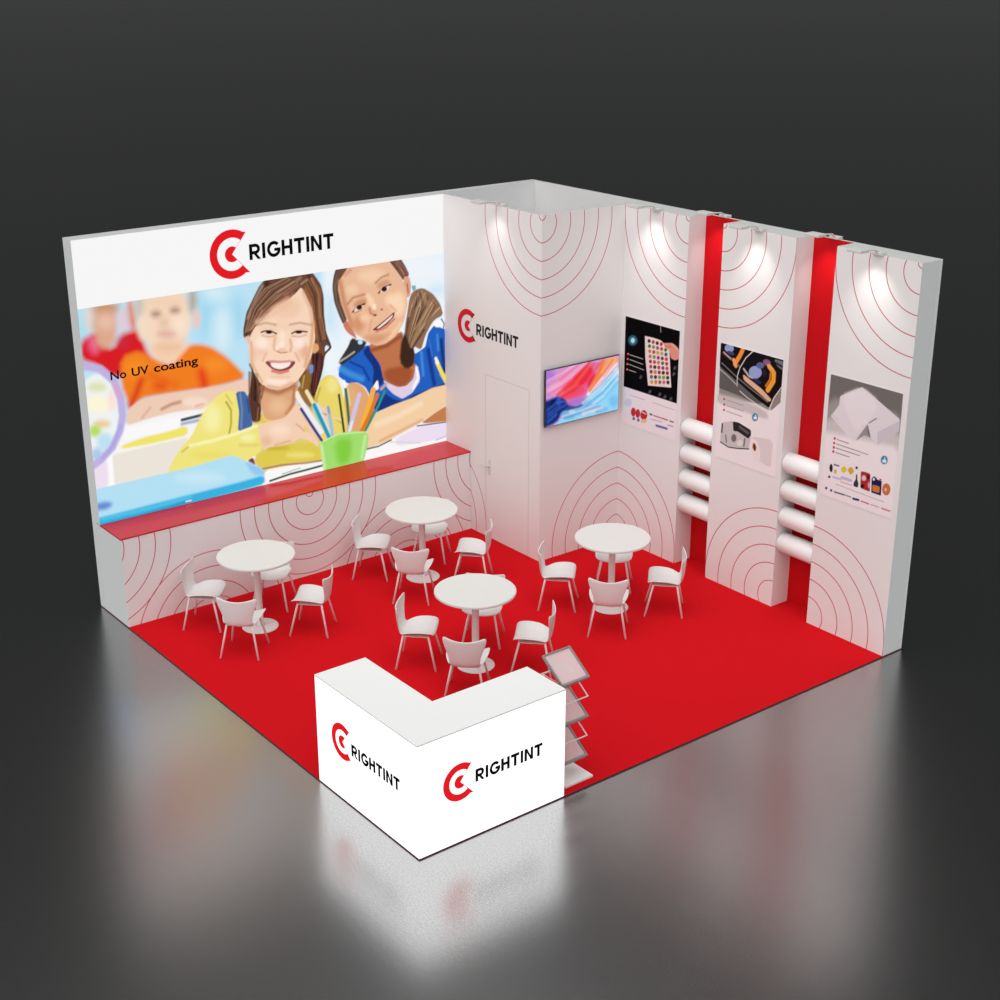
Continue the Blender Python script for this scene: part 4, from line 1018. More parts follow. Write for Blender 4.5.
PRINTER_ART = """
P 243,234,235 0 100 0 -322,1454,1079,1525,1227,-40,-201,-344
P 150,145,142 12 100 0 6,1273,893,1287,893,840,749,696,536,731,18,661
P 98,95,93 6 100 0 6,1273,893,1287,887,999,754,795,550,724,319,756,15,772
P 205,198,197 26 100 0 -30,706,322,723,566,706,723,668,730,593,-22,606
P 22,19,20 4 100 0 6,1273,893,1287,890,1011,803,872,732,725,560,781,279,901,6,1015
L 200,196,196 4 100 10 17,979,131,933,252,872
L 225,220,218 4 100 10 315,810,433,761,579,720
L 120,116,114 5 100 14 34,1055,260,951,453,876,713,785
L 232,228,226 4 100 9 469,1280,371,1183,295,1058,267,964,271,855
L 235,228,224 4 100 10 740,716,791,848,894,996
P 146,136,126 5 100 0 888,989,889,828,762,700,792,837
P 226,182,150 7 100 0 343,1003,474,957,620,904,766,820,727,789,553,866,362,942
L 196,186,180 7 100 22 352,1060,428,1001,543,984
L 120,90,76 8 100 31 55,1169,189,1122,279,1076
P 152,166,214 5 100 0 600,1050,578,1022,544,1001,504,992,466,997,437,1014,425,1041,430,1072,452,1100,487,1121,527,1129,564,1124,592,1107,605,1080
P 96,104,160 7 100 0 633,1160,628,1145,614,1129,593,1118,569,1113,546,1114,530,1123,523,1136,527,1152,542,1167,563,1178,587,1184,610,1182,626,1174
P 40,46,90 7 100 0 608,965,597,956,576,951,548,950,519,953,496,961,481,971,479,981,490,990,511,995,539,996,568,993,592,985,606,975
P 150,165,214 5 100 0 193,1233,179,1213,156,1198,127,1190,99,1192,77,1202,65,1220,67,1241,81,1260,104,1276,133,1283,161,1281,183,1271,194,1254
P 70,74,120 6 100 0 208,1184,199,1177,182,1173,159,1172,135,1175,115,1181,103,1190,102,1198,111,1205,129,1209,152,1210,175,1207,195,1200,206,1192
P 150,98,136 10 90 0 714,1193,703,1179,684,1170,661,1166,638,1169,621,1178,612,1192,613,1206,625,1220,644,1229,667,1232,689,1229,707,1220,716,1207
P 40,30,50 7 100 0 667,1088,665,1069,659,1052,649,1042,637,1039,625,1045,616,1058,612,1075,613,1094,620,1111,630,1121,642,1124,653,1118,662,1105
L 242,162,58 6 100 56 701,1165,768,1111,769,1025,702,913
L 214,128,40 7 100 20 727,1112,720,1025,671,949
L 236,170,120 7 100 20 680,1176,751,1149
L 246,150,58 6 100 51 322,1265,285,1186,221,1085
L 250,170,110 7 100 41 204,1125,237,1067
P 116,114,122 8 100 0 755,1257,891,1260,893,1160,802,1193
L 30,30,34 6 100 20 758,1226,882,1200
L 210,200,195 5 100 10 54,1180,160,1126
P 190,60,75 4 100 0 114,673,110,662,99,655,87,656,82,665,86,676,97,683,108,682
L 160,150,152 4 100 8 136,669,370,664
P 190,60,75 4 100 0 118,611,114,600,103,593,92,594,86,603,90,615,101,622,113,620
L 160,150,152 4 100 8 141,607,381,605
P 190,60,75 4 100 0 120,551,116,540,105,533,93,534,88,543,92,554,103,561,114,560
L 160,150,152 4 100 8 146,544,365,539
P 70,142,186 4 100 0 595,590,593,569,582,550,565,537,545,532,526,536,512,549,506,567,509,588,520,607,537,620,557,625,576,621,589,608
P 240,248,252 3 100 0 529,575,550,585,551,607,563,606,564,589,579,586,573,558,533,556
P 204,198,196 5 100 0 82,401,240,458,357,454,513,422,511,333,492,211,312,171,184,155,74,180,74,313
P 44,40,42 4 100 0 241,453,325,463,501,424,512,371,475,319,321,360,257,349
L 100,94,94 9 100 31 346,417,464,381
L 46,42,42 4 100 20 92,386,90,294
L 36,32,32 4 100 13 77,179,196,151,321,170,493,209
P 120,112,112 8 100 0 307,283,304,263,295,245,281,232,264,228,248,232,237,245,232,263,234,284,243,302,258,314,274,319,290,314,301,301
L 90,84,84 5 100 15 151,276,164,200
L 110,104,104 8 100 20 427,304,419,223
P 228,222,220 10 100 0 402,252,399,237,388,222,372,211,353,206,335,207,322,216,317,229,320,245,331,259,347,270,367,276,384,274,397,265
P 226,214,214 8 100 0 523,358,761,392,819,369,816,85,664,112,572,118,540,233
P 240,230,229 5 100 0 529,342,597,327,658,220,664,112,572,118,540,233
P 205,140,80 5 100 0 597,263,600,242,596,223,588,210,576,205,562,210,550,223,542,242,539,262,543,281,551,294,563,299,577,294,589,281
P 70,40,34 4 100 0 586,258,588,243,587,229,583,219,575,216,567,221,559,231,553,246,550,262,552,276,556,285,564,288,572,283,580,273
"""
PAPER_ART = """
P 243,234,236 0 100 0 -416,1423,1047,1448,1238,-105,-258,-256
P 116,111,109 1 100 0 4,1269,881,1273,886,815,-7,704
P 160,154,152 48 100 0 -40,1031,933,1067,950,630,-70,560
P 206,200,199 48 100 0 -70,815,954,893,962,531,-111,443
P 243,234,236 48 100 0 -106,657,947,750,985,333,-142,218
P 243,234,236 1 100 0 3,1289,-7,704,-149,699,-147,1327
P 243,234,236 1 100 0 877,1311,884,804,1035,794,1003,1341
P 243,234,236 1 100 0 4,1269,881,1273,885,1371,-12,1388
P 228,220,225 4 100 0 138,1074,394,1227,619,1129,865,1020,871,901,639,698,605,720,553,747,499,876,365,666,297,679,43,843,136,981
P 236,228,232 29 100 0 138,1074,394,1227,619,1129,521,923,478,871,355,757
P 208,200,208 5 100 0 624,827,867,1001,871,901,639,698
P 152,146,150 6 100 0 499,876,553,743,479,758,371,667
P 96,92,96 5 100 0 499,876,552,747,512,787
L 110,104,110 4 100 10 513,890,599,959
L 205,198,202 4 100 8 54,867,134,824
P 205,45,60 4 100 0 130,631,127,619,117,611,106,613,100,623,104,635,114,642,125,640
L 140,125,128 3 100 9 141,624,292,621
P 205,45,60 4 100 0 129,582,126,570,116,562,105,564,99,574,102,586,112,593,123,592
L 140,125,128 3 100 9 143,577,536,571
P 205,45,60 4 100 0 129,535,125,523,115,516,104,517,99,527,102,539,112,547,123,545
L 140,125,128 3 100 9 139,532,441,535
P 205,45,60 4 100 0 127,491,124,479,113,472,102,473,97,483,100,495,110,503,121,501
L 140,125,128 3 100 9 144,485,315,485
P 60,135,175 4 100 0 777,582,776,562,766,543,750,530,731,525,713,529,700,541,694,559,696,579,705,597,721,610,740,616,758,612,771,600
P 226,244,252 3 100 0 712,564,733,576,734,598,745,597,747,577,762,573,757,545,717,544
P 40,40,36 4 100 0 123,315,123,295,119,278,111,267,101,265,92,271,84,284,80,303,81,322,85,339,93,350,102,353,112,347,119,333
P 50,50,50 4 100 0 104,215,103,209,99,202,92,198,85,196,78,197,73,200,71,205,72,212,76,218,82,222,90,224,96,224,101,220
L 70,80,150 4 100 15 138,356,196,357
P 200,190,80 6 100 0 176,292,175,282,171,273,164,266,157,264,149,266,143,273,141,282,141,293,145,302,152,308,160,311,167,308,173,302
P 222,204,38 6 100 0 294,346,292,331,284,317,272,307,258,303,244,305,234,314,229,328,231,343,239,357,251,367,265,371,279,368,289,359
P 214,176,44 5 100 0 344,398,392,359,354,301,305,345
P 60,50,54 4 100 0 432,404,431,397,427,391,421,386,414,384,408,385,403,389,400,395,401,402,405,409,411,414,418,416,425,414,430,410
P 52,56,62 4 100 0 416,334,433,334,438,277,456,251,453,201,395,201,398,245,419,277
P 176,44,50 4 100 0 471,381,532,388,589,386,602,201,483,206
P 226,196,206 5 100 0 542,329,541,315,534,303,524,295,511,291,500,293,491,301,487,313,488,326,495,338,505,347,518,350,529,348,538,340
P 30,20,22 5 100 0 526,240,525,230,520,221,512,215,503,212,494,214,488,219,485,228,486,237,491,246,499,252,508,255,516,253,523,248
P 90,24,30 6 100 0 585,351,585,340,581,330,574,323,566,320,558,323,552,331,549,341,550,353,554,363,561,370,568,372,576,369,582,362
P 222,160,165 5 100 0 597,271,597,257,594,245,589,238,582,236,576,240,571,250,568,263,568,276,571,288,576,296,582,297,589,293,594,284
P 34,34,88 3 100 0 608,342,632,375,663,366,677,352,732,352,737,200,619,199
P 206,126,60 4 100 0 625,284,714,290,716,222,630,218
P 235,225,230 3 100 0 648,347,648,340,645,334,640,330,634,328,628,329,624,333,622,339,623,346,626,352,631,356,637,358,642,356,646,352
P 210,70,90 4 100 0 728,365,727,361,723,356,718,352,712,351,706,351,701,353,699,357,700,362,704,367,709,370,716,372,721,372,726,369
P 208,114,66 4 100 0 842,298,840,270,829,244,811,226,789,220,768,226,751,243,744,269,745,298,756,323,775,341,797,348,818,341,834,324
P 245,190,160 5 100 0 800,284,799,275,796,268,791,263,785,261,779,263,774,268,772,275,772,284,776,291,781,296,787,298,793,296,798,291
L 196,186,216 8 100 19 139,223,235,224
L 190,184,216 10 100 29 245,248,360,249
L 220,130,160 4 100 9 238,200,377,204
L 198,184,186 3 100 9 178,159,779,147
P 70,70,110 4 100 0 76,86,76,79,72,73,66,68,59,66,53,67,48,71,46,77,47,84,51,90,56,95,63,97,70,96,74,92
P 80,80,130 4 100 0 141,80,140,73,136,67,130,62,124,60,117,62,113,65,110,71,111,78,115,85,121,89,127,91,134,90,139,86
L 80,80,110 4 100 16 169,72,294,77
L 120,110,125 4 100 12 311,78,378,79
L 40,50,100 4 100 24 408,71,474,77
L 210,80,95 4 100 14 508,75,601,74
L 205,160,165 4 100 11 628,75,726,78
L 205,90,105 4 100 14 763,76,860,77
"""
SCREEN_ART = """
P 205,150,210 0 100 0 -234,932,1404,778,1460,-452,-225,-102
P 176,120,214 50 100 0 141,549,132,510,104,483,64,473,19,481,-22,506,-50,543,-61,585,-51,623,-24,650,16,661,61,653,102,628,131,591
P 236,130,176 50 100 0 425,561,426,528,398,499,349,479,288,473,226,481,178,501,151,531,151,563,178,591,226,611,287,618,348,611,398,590
P 240,160,190 50 100 0 275,408,264,380,232,361,185,357,133,366,86,389,54,419,42,451,53,479,85,498,131,503,183,493,230,471,263,441
P 148,212,244 38 100 0 578,211,800,359,1133,514,1157,-82,-9,-53,238,63
P 232,84,136 50 100 0 622,330,617,297,573,266,501,244,413,235,329,241,264,261,232,290,237,323,279,354,351,376,437,385,522,379,588,360
P 236,60,90 50 100 0 469,373,458,334,425,307,378,298,325,308,277,335,244,374,231,416,242,455,274,481,321,491,374,481,422,454,456,416
P 238,40,44 31 100 0 668,591,695,548,691,495,657,443,600,403,531,382,464,385,413,410,386,454,390,506,424,557,480,597,548,618,615,616
P 238,40,50 25 100 0 482,417,474,398,449,386,414,384,374,391,338,407,313,428,304,450,312,468,337,480,372,483,412,476,448,460,473,439
P 222,40,80 38 100 0 733,387,704,352,669,331,636,326,611,340,600,368,604,407,622,447,651,481,685,503,718,508,743,495,755,466,751,427
L 242,122,56 31 100 75 838,612,767,460,665,313
L 250,165,90 38 100 62 899,590,827,473
P 250,172,96 38 100 0 1084,582,1076,563,1050,551,1013,548,972,555,935,571,908,592,899,614,907,633,932,645,969,648,1010,641,1048,625,1074,604
L 252,228,236 25 100 56 636,271,814,404,1039,542
L 240,200,230 31 100 50 801,335,982,421
P 250,240,225 31 100 0 1106,423,1102,393,1090,370,1072,359,1051,363,1032,380,1018,408,1012,440,1016,470,1028,493,1046,504,1067,500,1086,483,1100,455
P 110,196,240 38 100 0 1049,290,1041,255,1016,230,979,221,938,229,900,252,873,286,863,324,871,359,895,383,932,393,973,385,1011,362,1038,328
P 46,160,234 38 100 0 1103,99,1096,69,1075,47,1044,39,1010,46,978,66,955,96,946,129,953,159,974,180,1004,188,1039,182,1071,162,1094,132
P 160,220,230 38 100 0 866,228,858,203,833,187,796,183,755,190,718,209,692,235,682,262,690,286,715,303,751,307,792,300,829,281,856,256
P 180,116,196 38 100 0 619,206,609,185,569,169,507,161,435,163,368,174,319,192,298,213,308,234,347,250,409,258,480,256,547,246,597,228
P 24,46,128 25 100 0 -86,313,87,315,189,343,278,291,324,200,444,153,325,140,237,122,165,18,-82,-14
P 14,24,70 31 100 0 147,222,143,187,132,161,114,148,95,152,77,171,64,202,60,239,63,273,75,300,92,312,112,308,130,289,142,258
P 60,90,200 25 100 0 220,255,217,230,210,211,198,202,185,204,173,218,164,240,161,266,163,291,171,310,183,319,196,316,208,303,216,281
P 104,186,214 31 100 0 431,61,421,42,393,31,351,30,304,39,263,57,233,79,223,101,233,120,261,131,302,132,349,123,391,106,420,83
P 200,225,240 19 100 0 431,96,426,87,414,81,396,80,376,84,358,92,345,103,341,114,345,123,357,129,375,130,395,126,413,118,426,108
L 40,80,160 19 100 31 310,155,474,147,654,184
P 238,214,236 25 100 0 806,78,802,64,781,53,748,46,709,46,671,51,643,62,630,75,634,88,654,100,688,106,727,107,764,102,793,91
P 60,136,208 19 100 0 946,42,939,31,913,22,873,16,827,16,783,20,752,28,738,39,744,50,770,59,810,64,856,65,899,61,931,53
P 230,210,235 19 100 0 612,49,608,39,596,34,577,32,557,36,539,45,526,55,521,67,525,76,538,82,556,83,576,79,595,71,607,60
P 150,214,246 38 60 0 593,184,801,347,1133,514,1157,-82,658,52
L 246,170,200 15 45 28 19,538,208,583,426,656
L 250,200,220 15 45 16 13,535,198,578,431,656
L 200,140,214 15 45 29 9,523,220,560
L 250,200,220 15 45 18 11,508,219,557,474,660
L 236,120,170 15 45 19 10,501,225,548,488,658
L 236,120,170 15 45 27 228,537,497,651
L 200,140,214 15 45 15 234,532,505,659
L 236,120,170 15 45 28 240,510,528,654
L 246,170,200 15 45 18 242,506,550,652
L 250,200,220 15 45 14 16,438,259,497,558,645
L 200,140,214 15 45 15 25,427,267,477,591,649
L 250,200,220 15 45 29 28,415,264,475,608,648
L 246,170,200 15 45 19 32,397,268,465,616,641
L 236,120,170 15 45 14 26,387,272,452,643,639
L 236,120,170 15 45 29 21,379,284,439,656,645
L 236,120,170 15 45 27 28,366,283,438
L 226,40,80 15 50 33 386,474,622,639
L 240,50,60 15 50 30 159,355,389,466,634,635
L 246,90,80 15 50 30 168,349,403,459
L 226,40,80 15 50 19 172,353,410,456,634,634
L 240,50,60 15 50 28 184,342,425,444
L 246,90,80 15 50 35 428,442,662,632
L 246,90,80 15 50 25 199,330,440,431,671,626
L 246,90,80 15 50 27 199,338,443,421,685,624
L 246,90,80 15 50 25 221,327,463,415
L 246,90,80 15 50 24 219,322,478,404
L 238,60,110 15 50 21 478,398,709,615
L 226,40,80 15 50 30 235,316,485,392,715,615
L 240,50,60 15 50 31 246,307,507,375
L 240,50,60 15 50 16 251,308,511,374,749,606
L 238,60,110 15 50 33 527,365,757,602
L 246,90,80 15 50 33 278,292,537,348
L 246,90,80 15 50 27 286,288,541,345,780,600
L 238,60,110 15 50 36 291,292,547,344,794,599
L 244,110,60 15 50 30 783,482,904,609
L 246,140,70 15 50 15 786,479,924,617
L 250,180,120 15 50 26 626,314,796,469,916,614
L 244,110,60 15 50 23 647,312,806,468
L 244,110,60 15 50 32 646,304,823,459
L 244,110,60 15 50 26 836,462,983,608
L 244,110,60 15 50 21 653,296,841,458,1000,609
L 250,180,120 15 50 29 867,444,1022,597
L 250,180,120 15 50 21 862,449,1035,602
L 246,140,70 15 50 21 682,281,884,445,1071,599
L 90,180,236 15 50 20 527,191,802,331,1048,528
L 220,235,246 15 50 16 538,181,816,320
L 180,226,246 15 50 26 548,171,816,304,1056,495
L 120,200,240 15 50 15 825,302,1063,477
L 120,200,240 15 50 22 571,155,833,285
L 220,235,246 15 50 14 568,160,836,276,1065,456
L 220,235,246 15 50 31 831,275,1072,443
L 90,180,236 15 50 21 586,140,851,255
L 90,180,236 15 50 17 592,141,843,250,1062,418
L 90,180,236 15 50 24 598,122,852,248,1073,399
L 120,200,240 15 50 24 616,114,871,231,1070,380
L 90,180,236 15 50 18 615,114,863,224
L 220,235,246 15 50 30 622,111,877,218,1069,366
L 120,200,240 15 50 24 884,209,1072,344
L 120,200,240 15 50 20 652,84,892,192,1082,330
L 120,200,240 15 50 29 649,88,895,178,1071,324
L 16,30,90 12 50 13 9,263,140,301
L 16,30,90 12 50 15 12,240,141,276,280,260
L 60,100,190 12 50 21 145,266,285,252
L 60,100,190 12 50 28 26,199,142,253,289,249
L 40,70,160 12 50 27 18,184,145,229,280,242
L 16,30,90 12 50 14 147,212,281,232
L 60,100,190 12 50 21 31,151,152,203
L 60,100,190 12 50 14 30,126,150,177,293,215
L 60,100,190 12 50 14 31,107,155,161,296,200
L 40,70,160 12 50 15 22,88,144,155
L 60,100,190 12 50 17 34,67,155,133
L 60,100,190 12 50 23 29,54,153,114
L 130,200,220 12 50 23 235,81,448,117
L 90,150,210 12 50 26 457,106,682,139
L 130,200,220 12 50 26 472,102,717,120
L 220,215,236 12 50 16 253,78,485,91,729,116
L 220,215,236 12 50 21 263,71,505,86,750,113
L 90,150,210 12 50 27 273,58,516,74,769,100
L 130,200,220 12 50 23 282,59,525,68,791,97
L 90,150,210 12 50 27 284,51,531,69,813,88
L 220,215,236 12 50 26 544,62,837,73
L 220,215,236 12 50 14 573,45,864,54
"""
# ================================================================== the setting
bm = NB(); 
vs_ = [bm.verts.new(p) for p in ((-400, -200, -0.013), (200, -200, -0.013), (200, 400, -0.013), (-400, 400, -0.013))]
bm.faces.new(vs_)
tag(obj('floor', bm, M['floor']), kind='structure')

bm = NB(); fs = box(bm, 0, 6.0, -6.0, 0, -0.013, 0.0)
for f in fs[2:]: f.material_index = 1
tag(obj('carpet', bm, [M['carpet'], M['carpet_edge']]), 'square of bright red carpet covering the whole stand floor', 'carpet')

TOP = 4.0
# left wall (backing of the lit picture) and right wall (red behind the panels)
bm = NB(); box(bm, 0, 0.1, -6.0, 0, 0, TOP)
bm.faces.ensure_lookup_table(); bm.faces[1].material_index = 1
tag(obj('wall_left', bm, [M['edge'], M['cap']]), kind='structure')
bm = NB(); box(bm, 0.1, 6.0, -0.04, 0, 0, TOP)
bm.faces.ensure_lookup_table(); bm.faces[1].material_index = 1
rw = obj('wall_right', bm, [M['white'], M['cap']])
rw['kind'] = 'structure'
# red paint only where the niches stand open
def niche_face(x0, x1):
    b = NB(); box(b, x0, x1, -0.046, -0.0405, 0.0, TOP)
    return b
for i, (x0, x1) in enumerate(((3.0, 3.5), (4.5, 5.0))):
    tag(obj('trim_%d' % (i + 1), niche_face(x0, x1), M['red']), kind='structure')

# storage room: two walls standing out of the corner, open at the top
M['door_rings'] = ring_mat('ring_print_door_wall', 'X', [(2.0, 3.91, 0.2, 5), (0.0, 0.1, 0.2, 5)], u_from=0.69)
M['side_rings'] = ring_mat('ring_print_screen_wall', 'Y', [(-1.5, 3.91, 0.2, 5), (-0.3, 0.1, 0.2, 5)])
bm = NB(); fs = box(bm, 0.2, 2.0, -1.5, -1.46, 0, TOP)
fs[2].material_index = 1
fs[3].material_index = 2
fs[1].material_index = 3
o = obj('wall_storage_front', bm, [M['white'], M['door_rings'], M['side_rings'], M['cap']]); o['kind'] = 'structure'
bm = NB(); fs = box(bm, 1.96, 2.0, -1.46, -0.04, 0, TOP)
fs[3].material_index = 1
fs[1].material_index = 2
o = obj('wall_storage_side', bm, [M['white'], M['side_rings'], M['cap']]); o['kind'] = 'structure'

# flush door in the storage room wall: hairline gaps around the leaf and a lever handle
bm = NB()
g = 0.004
for (x0, x1, z0, z1) in ((1.0, 1.8, 2.02, 2.02 + g), (1.0 - g, 1.0, 0.0, 2.02), (1.8, 1.8 + g, 0.0, 2.02)):
    box(bm, x0, x1, -1.5015, -1.499, z0, z1)
d1 = obj('door_1', bm, M['seam']); d1['kind'] = 'structure'
bm = NB()
lathe(bm, [(0.024, 0.0), (0.024, 0.008), (0.011, 0.010), (0.011, 0.05)], 20)
bm2 = bmesh.new()
bmesh.ops.rotate(bm, verts=bm.verts[:], cent=(0, 0, 0), matrix=Matrix.Rotation(math.radians(90), 3, 'X'))
bmesh.ops.translate(bm, verts=bm.verts[:], vec=(1.07, -1.50, 0.92))
bm2.free()
tube(bm, [(1.07, -1.548, 0.92), (1.0, -1.55, 0.92), (0.965, -1.55, 0.918)], 0.010)
box(bm, 1.05, 1.09, -1.506, -1.5, 0.80, 0.99, 0.003)
obj('door_handle', bm, M['grey_metal'], d1)

# ================================================================== lit picture wall and the ledge below it
lb = thing('lightbox_mural', 'large backlit picture wall of two smiling girls under a white brand strip', 'lightbox', (0.1, -6.0, 1.0))
bm = NB(); fs = box(bm, 0, 0.098, 0, 4.5, 0, 3.0); fs[1].material_index = 1
obj('frame', bm, [M['edge'], M['cap']], lb)
me = picture_mesh('printed_face', 4.5, 3.0, 0.008, MURAL_ART, ((0.1, 0, 0), (0, 1, 0), (0, 0, 1)), base=lin((247, 246, 246)), top_band=2.312)
link_mesh('printed_face', me, M['mural'], lb)
obj('logo_emblem', emblem_mesh((0.101, 1.748, 2.645), (0, 1, 0), (0, 0, 1), 0.262), M['lit_red'], lb)
obj('logo_lettering', letters_mesh((0.101, 1.953, 2.556), (0, 1, 0), (0, 0, 1), 1.05, 0.168), M['lit_black'], lb)
for word, y0, wd_ in (('No', 0.274, 0.172), ('UV', 0.508, 0.190), ('coating', 0.757, 0.506)):
    obj('caption_word', text_mesh('t', word, (0.101, y0, 1.531), (0, 1, 0), (0, 0, 1), wd_, 0.092, 0.019), M['lit_black'], lb)

M['ledge_rings'] = ring_mat('ring_print_ledge', 'Y', [(-3.745, 0.905, 0.175, 5), (-1.17, 0.905, 0.175, 5), (-6.32, 0.905, 0.175, 5), (-5.03, -0.27, 0.175, 5), (-2.46, -0.27, 0.175, 5)])
lg = thing('ledge_cabinet', 'low white ledge with red top running below the picture wall', 'cabinet', (0.1, -6.0, 0))
bm = NB(); fs = box(bm, 0.002, 0.6, 0, 4.4975, 0, 0.985)
fs[3].material_index = 1
obj('body', bm, [M['edge'], M['ledge_rings']], lg)
bm = NB(); box(bm, 0.1, 0.604, -0.002, 4.4975, 0.985, 0.9995)
obj('ledge_top', bm, M['shelf'], lg)

# ================================================================== three graphic panels along the right wall
panel_rings = [
    ring_mat('ring_print_panel_a', 'X', [(3.0, 3.91, 0.2, 5), (2.0, 0.1, 0.2, 5)]),
    ring_mat('ring_print_panel_b', 'X', [(3.5, 3.91, 0.2, 5), (4.5, 0.1, 0.2, 5)]),
    ring_mat('ring_print_panel_c', 'X', [(6.0, 3.91, 0.2, 5), (5.0, 0.1, 0.2, 5)])]
panel_labels = ['white ring-printed wall panel beside the television, in the inner corner',
                'white ring-printed wall panel standing free between two red niches',
                'white ring-printed wall panel at the open end of the right wall']
for i, x0 in enumerate((2.0, 3.5, 5.0)):
    bm = NB(); fs = box(bm, 0, 1.0, -0.258, 0, 0, TOP)
    fs[2].material_index = 1
    fs[1].material_index = 3
    if i == 2:
        fs[3].material_index = 2
    o = obj('graphic_panel', bm, [M['white'], panel_rings[i], M['edge'], M['cap']], None, (x0 + (0.0005 if i == 0 else 0), -0.042, 0))
    tag(o, panel_labels[i], 'wall panel', 'ring-printed panels of the right wall')

posters = [('poster', WET_SHEET_ART, 'poster of a wet sticker sheet held against black', 2.055),
           ('poster', PRINTER_ART, 'poster of an orange and blue printing press above a label machine', 3.55),
           ('poster', PAPER_ART, 'poster of plain white paper stacks on grey with small product pictures', 5.055)]
for nm, art, lab, x0 in posters:
    t = thing(nm, lab, 'poster', (x0, -0.3005, 1.47), 0, 'posters on the wall panels')
    bm = NB(); box(bm, 0, 0.885, -0.0028, 0, 0, 1.275)
    obj('backing', bm, M['white'], t)
    me = picture_mesh('printed_sheet', 0.885, 1.275, 0.0052, art, ((0, -0.003, 0), (1, 0, 0), (0, 0, 1)), base=lin((240, 230, 232)), gain=0.98)
    link_mesh('printed_sheet', me, M['print'], t)

# wall logo on the storage room
t = thing('wall_logo', 'red target emblem with black lettering on the storage room wall above the door', 'logo', (0.665, -1.5005, 2.535))
obj('logo_emblem', emblem_mesh((0, 0, 0), (1, 0, 0), (0, 0, 1), 0.198), M['logo_red'], t)
obj('logo_lettering', letters_mesh((0.162, 0, -0.076), (1, 0, 0), (0, 0, 1), 0.775, 0.135), M['logo_black'], t)

# television
tvt = thing('television', 'flat television showing a swirl of coloured ink beside the storage room corner', 'television', (2.0, -0.915, 1.965))
bm = NB(); box(bm, 0.022, 0.049, -0.551, 0.551, -0.332, 0.332, 0.003)
obj('housing', bm, M['black'], tvt)
bm = NB(); box(bm, 0.002, 0.023, -0.2, 0.2, -0.15, 0.15)
obj('wall_bracket', bm, M['black'], tvt)
me = picture_mesh('screen', 1.09, 0.65, 0.006, SCREEN_ART, ((0.0495, -0.545, -0.325), (0, 1, 0), (0, 0, 1)), base=(0.6, 0.3, 0.6))
link_mesh('screen', me, M['screen'], tvt)

# ================================================================== film rolls in the niches
def make_roll():
    t = thing('film_roll', 'x', 'roll', (0, 0, 0), 0, 'white rolls spanning the red niches')
    b = NB()
    lathe(b, [(0.092, 0.004), (0.104, 0.004), (0.110, 0.010), (0.110, 0.486), (0.104, 0.492), (0.092, 0.492)], 40, 'X')
    obj('roll_body', b, M['paper_roll'], t, smooth=False)
    for s in (0.0, 0.488):
        b = NB(); lathe(b, [(0.030, s), (0.030, s + 0.008)], 20, 'X')
        obj('core', b, M['grey_rim'], t)
    return t
roll0 = make_roll()
for ch in roll0.children:
    if ch.name.startswith('roll_body'):
        for p in ch.data.polygons:
            p.use_smooth = len(p.vertices) == 4
names4 = ['topmost', 'second from the top', 'third from the top', 'lowest']
for i, (x0, nich) in enumerate(((3.002, 'beside the sticker-sheet panel'), (4.502, 'nearer the open end'))):
    for k in range(4):
        r = roll0 if (i == 0 and k == 0) else copy_tree(roll0)
        r.location = (x0, -0.192, 1.635 - 0.3 * k)
        r['label'] = ('%s white roll in the red niche %s' % (names4[k], nich))

# ================================================================== arm spotlights on the wall tops
spots = [(1.25, -1.46, 'grey arm spotlight over the storage room door wall'),
         (2.5, -0.30, 'grey arm spotlight over the sticker-sheet panel'),
         (3.25, -0.04, 'grey arm spotlight over the red niche beside the sticker-sheet panel'),
         (4.0, -0.30, 'grey arm spotlight over the printing-press panel'),
         (4.75, -0.04, 'grey arm spotlight over the red niche nearer the open end'),
         (5.5, -0.30, 'grey arm spotlight over the white-paper panel')]
SPOT_W = 6.0
def make_spot():
    t = thing('arm_spotlight', 'x', 'spotlight', (0, 0, 0), 0, 'arm spotlights along the wall tops')
    b = NB(); box(b, -0.06, 0.06, -0.035, 0.035, 0.0, 0.028, 0.004)
    obj('mount', b, M['grey_metal'], t)
    b = NB(); tube(b, [(0, 0, 0.02), (0, -0.06, 0.05), (0, -0.27, 0.075)], 0.009)
    obj('arm', b, M['grey_metal'], t)
    b = NB(); box(b, -0.085, 0.085, -0.37, -0.25, 0.062, 0.092, 0.006)
    h = obj('lamp_head', b, M['grey_metal'], t)
    b = NB(); box(b, -0.07, 0.07, -0.355, -0.265, 0.0612, 0.0635)
    obj('lens', b, M['spot_lens'], h)
    return t
M['spot_lens'] = glow('spotlight_lens', (1.0, 0.97, 0.92), 3.0)
sp0 = make_spot()
for i, (x, yw, lab) in enumerate(spots):
    s = sp0 if i == 0 else copy_tree(sp0)
    s.location = (x, yw + (0.0 if yw != -0.04 else 0.02), TOP)
    s['label'] = lab
    ld = bpy.data.lights.new('spotlight_beam', 'SPOT')
    ld.energy = SPOT_W; ld.color = (1.0, 0.97, 0.93); ld.spot_size = math.radians(78); ld.spot_blend = 1.0; ld.shadow_soft_size = 0.04
    lo = bpy.data.objects.new('spotlight_beam', ld); C.objects.link(lo)
    lo.parent = s
    lo.location = (0, -0.31, 0.045)
    face = -0.04 if yw == -1.46 else 0.0
    aim = Vector((0, face, -0.52)) - Vector(lo.location)
    lo.rotation_euler = aim.to_track_quat('-Z', 'Y').to_euler()

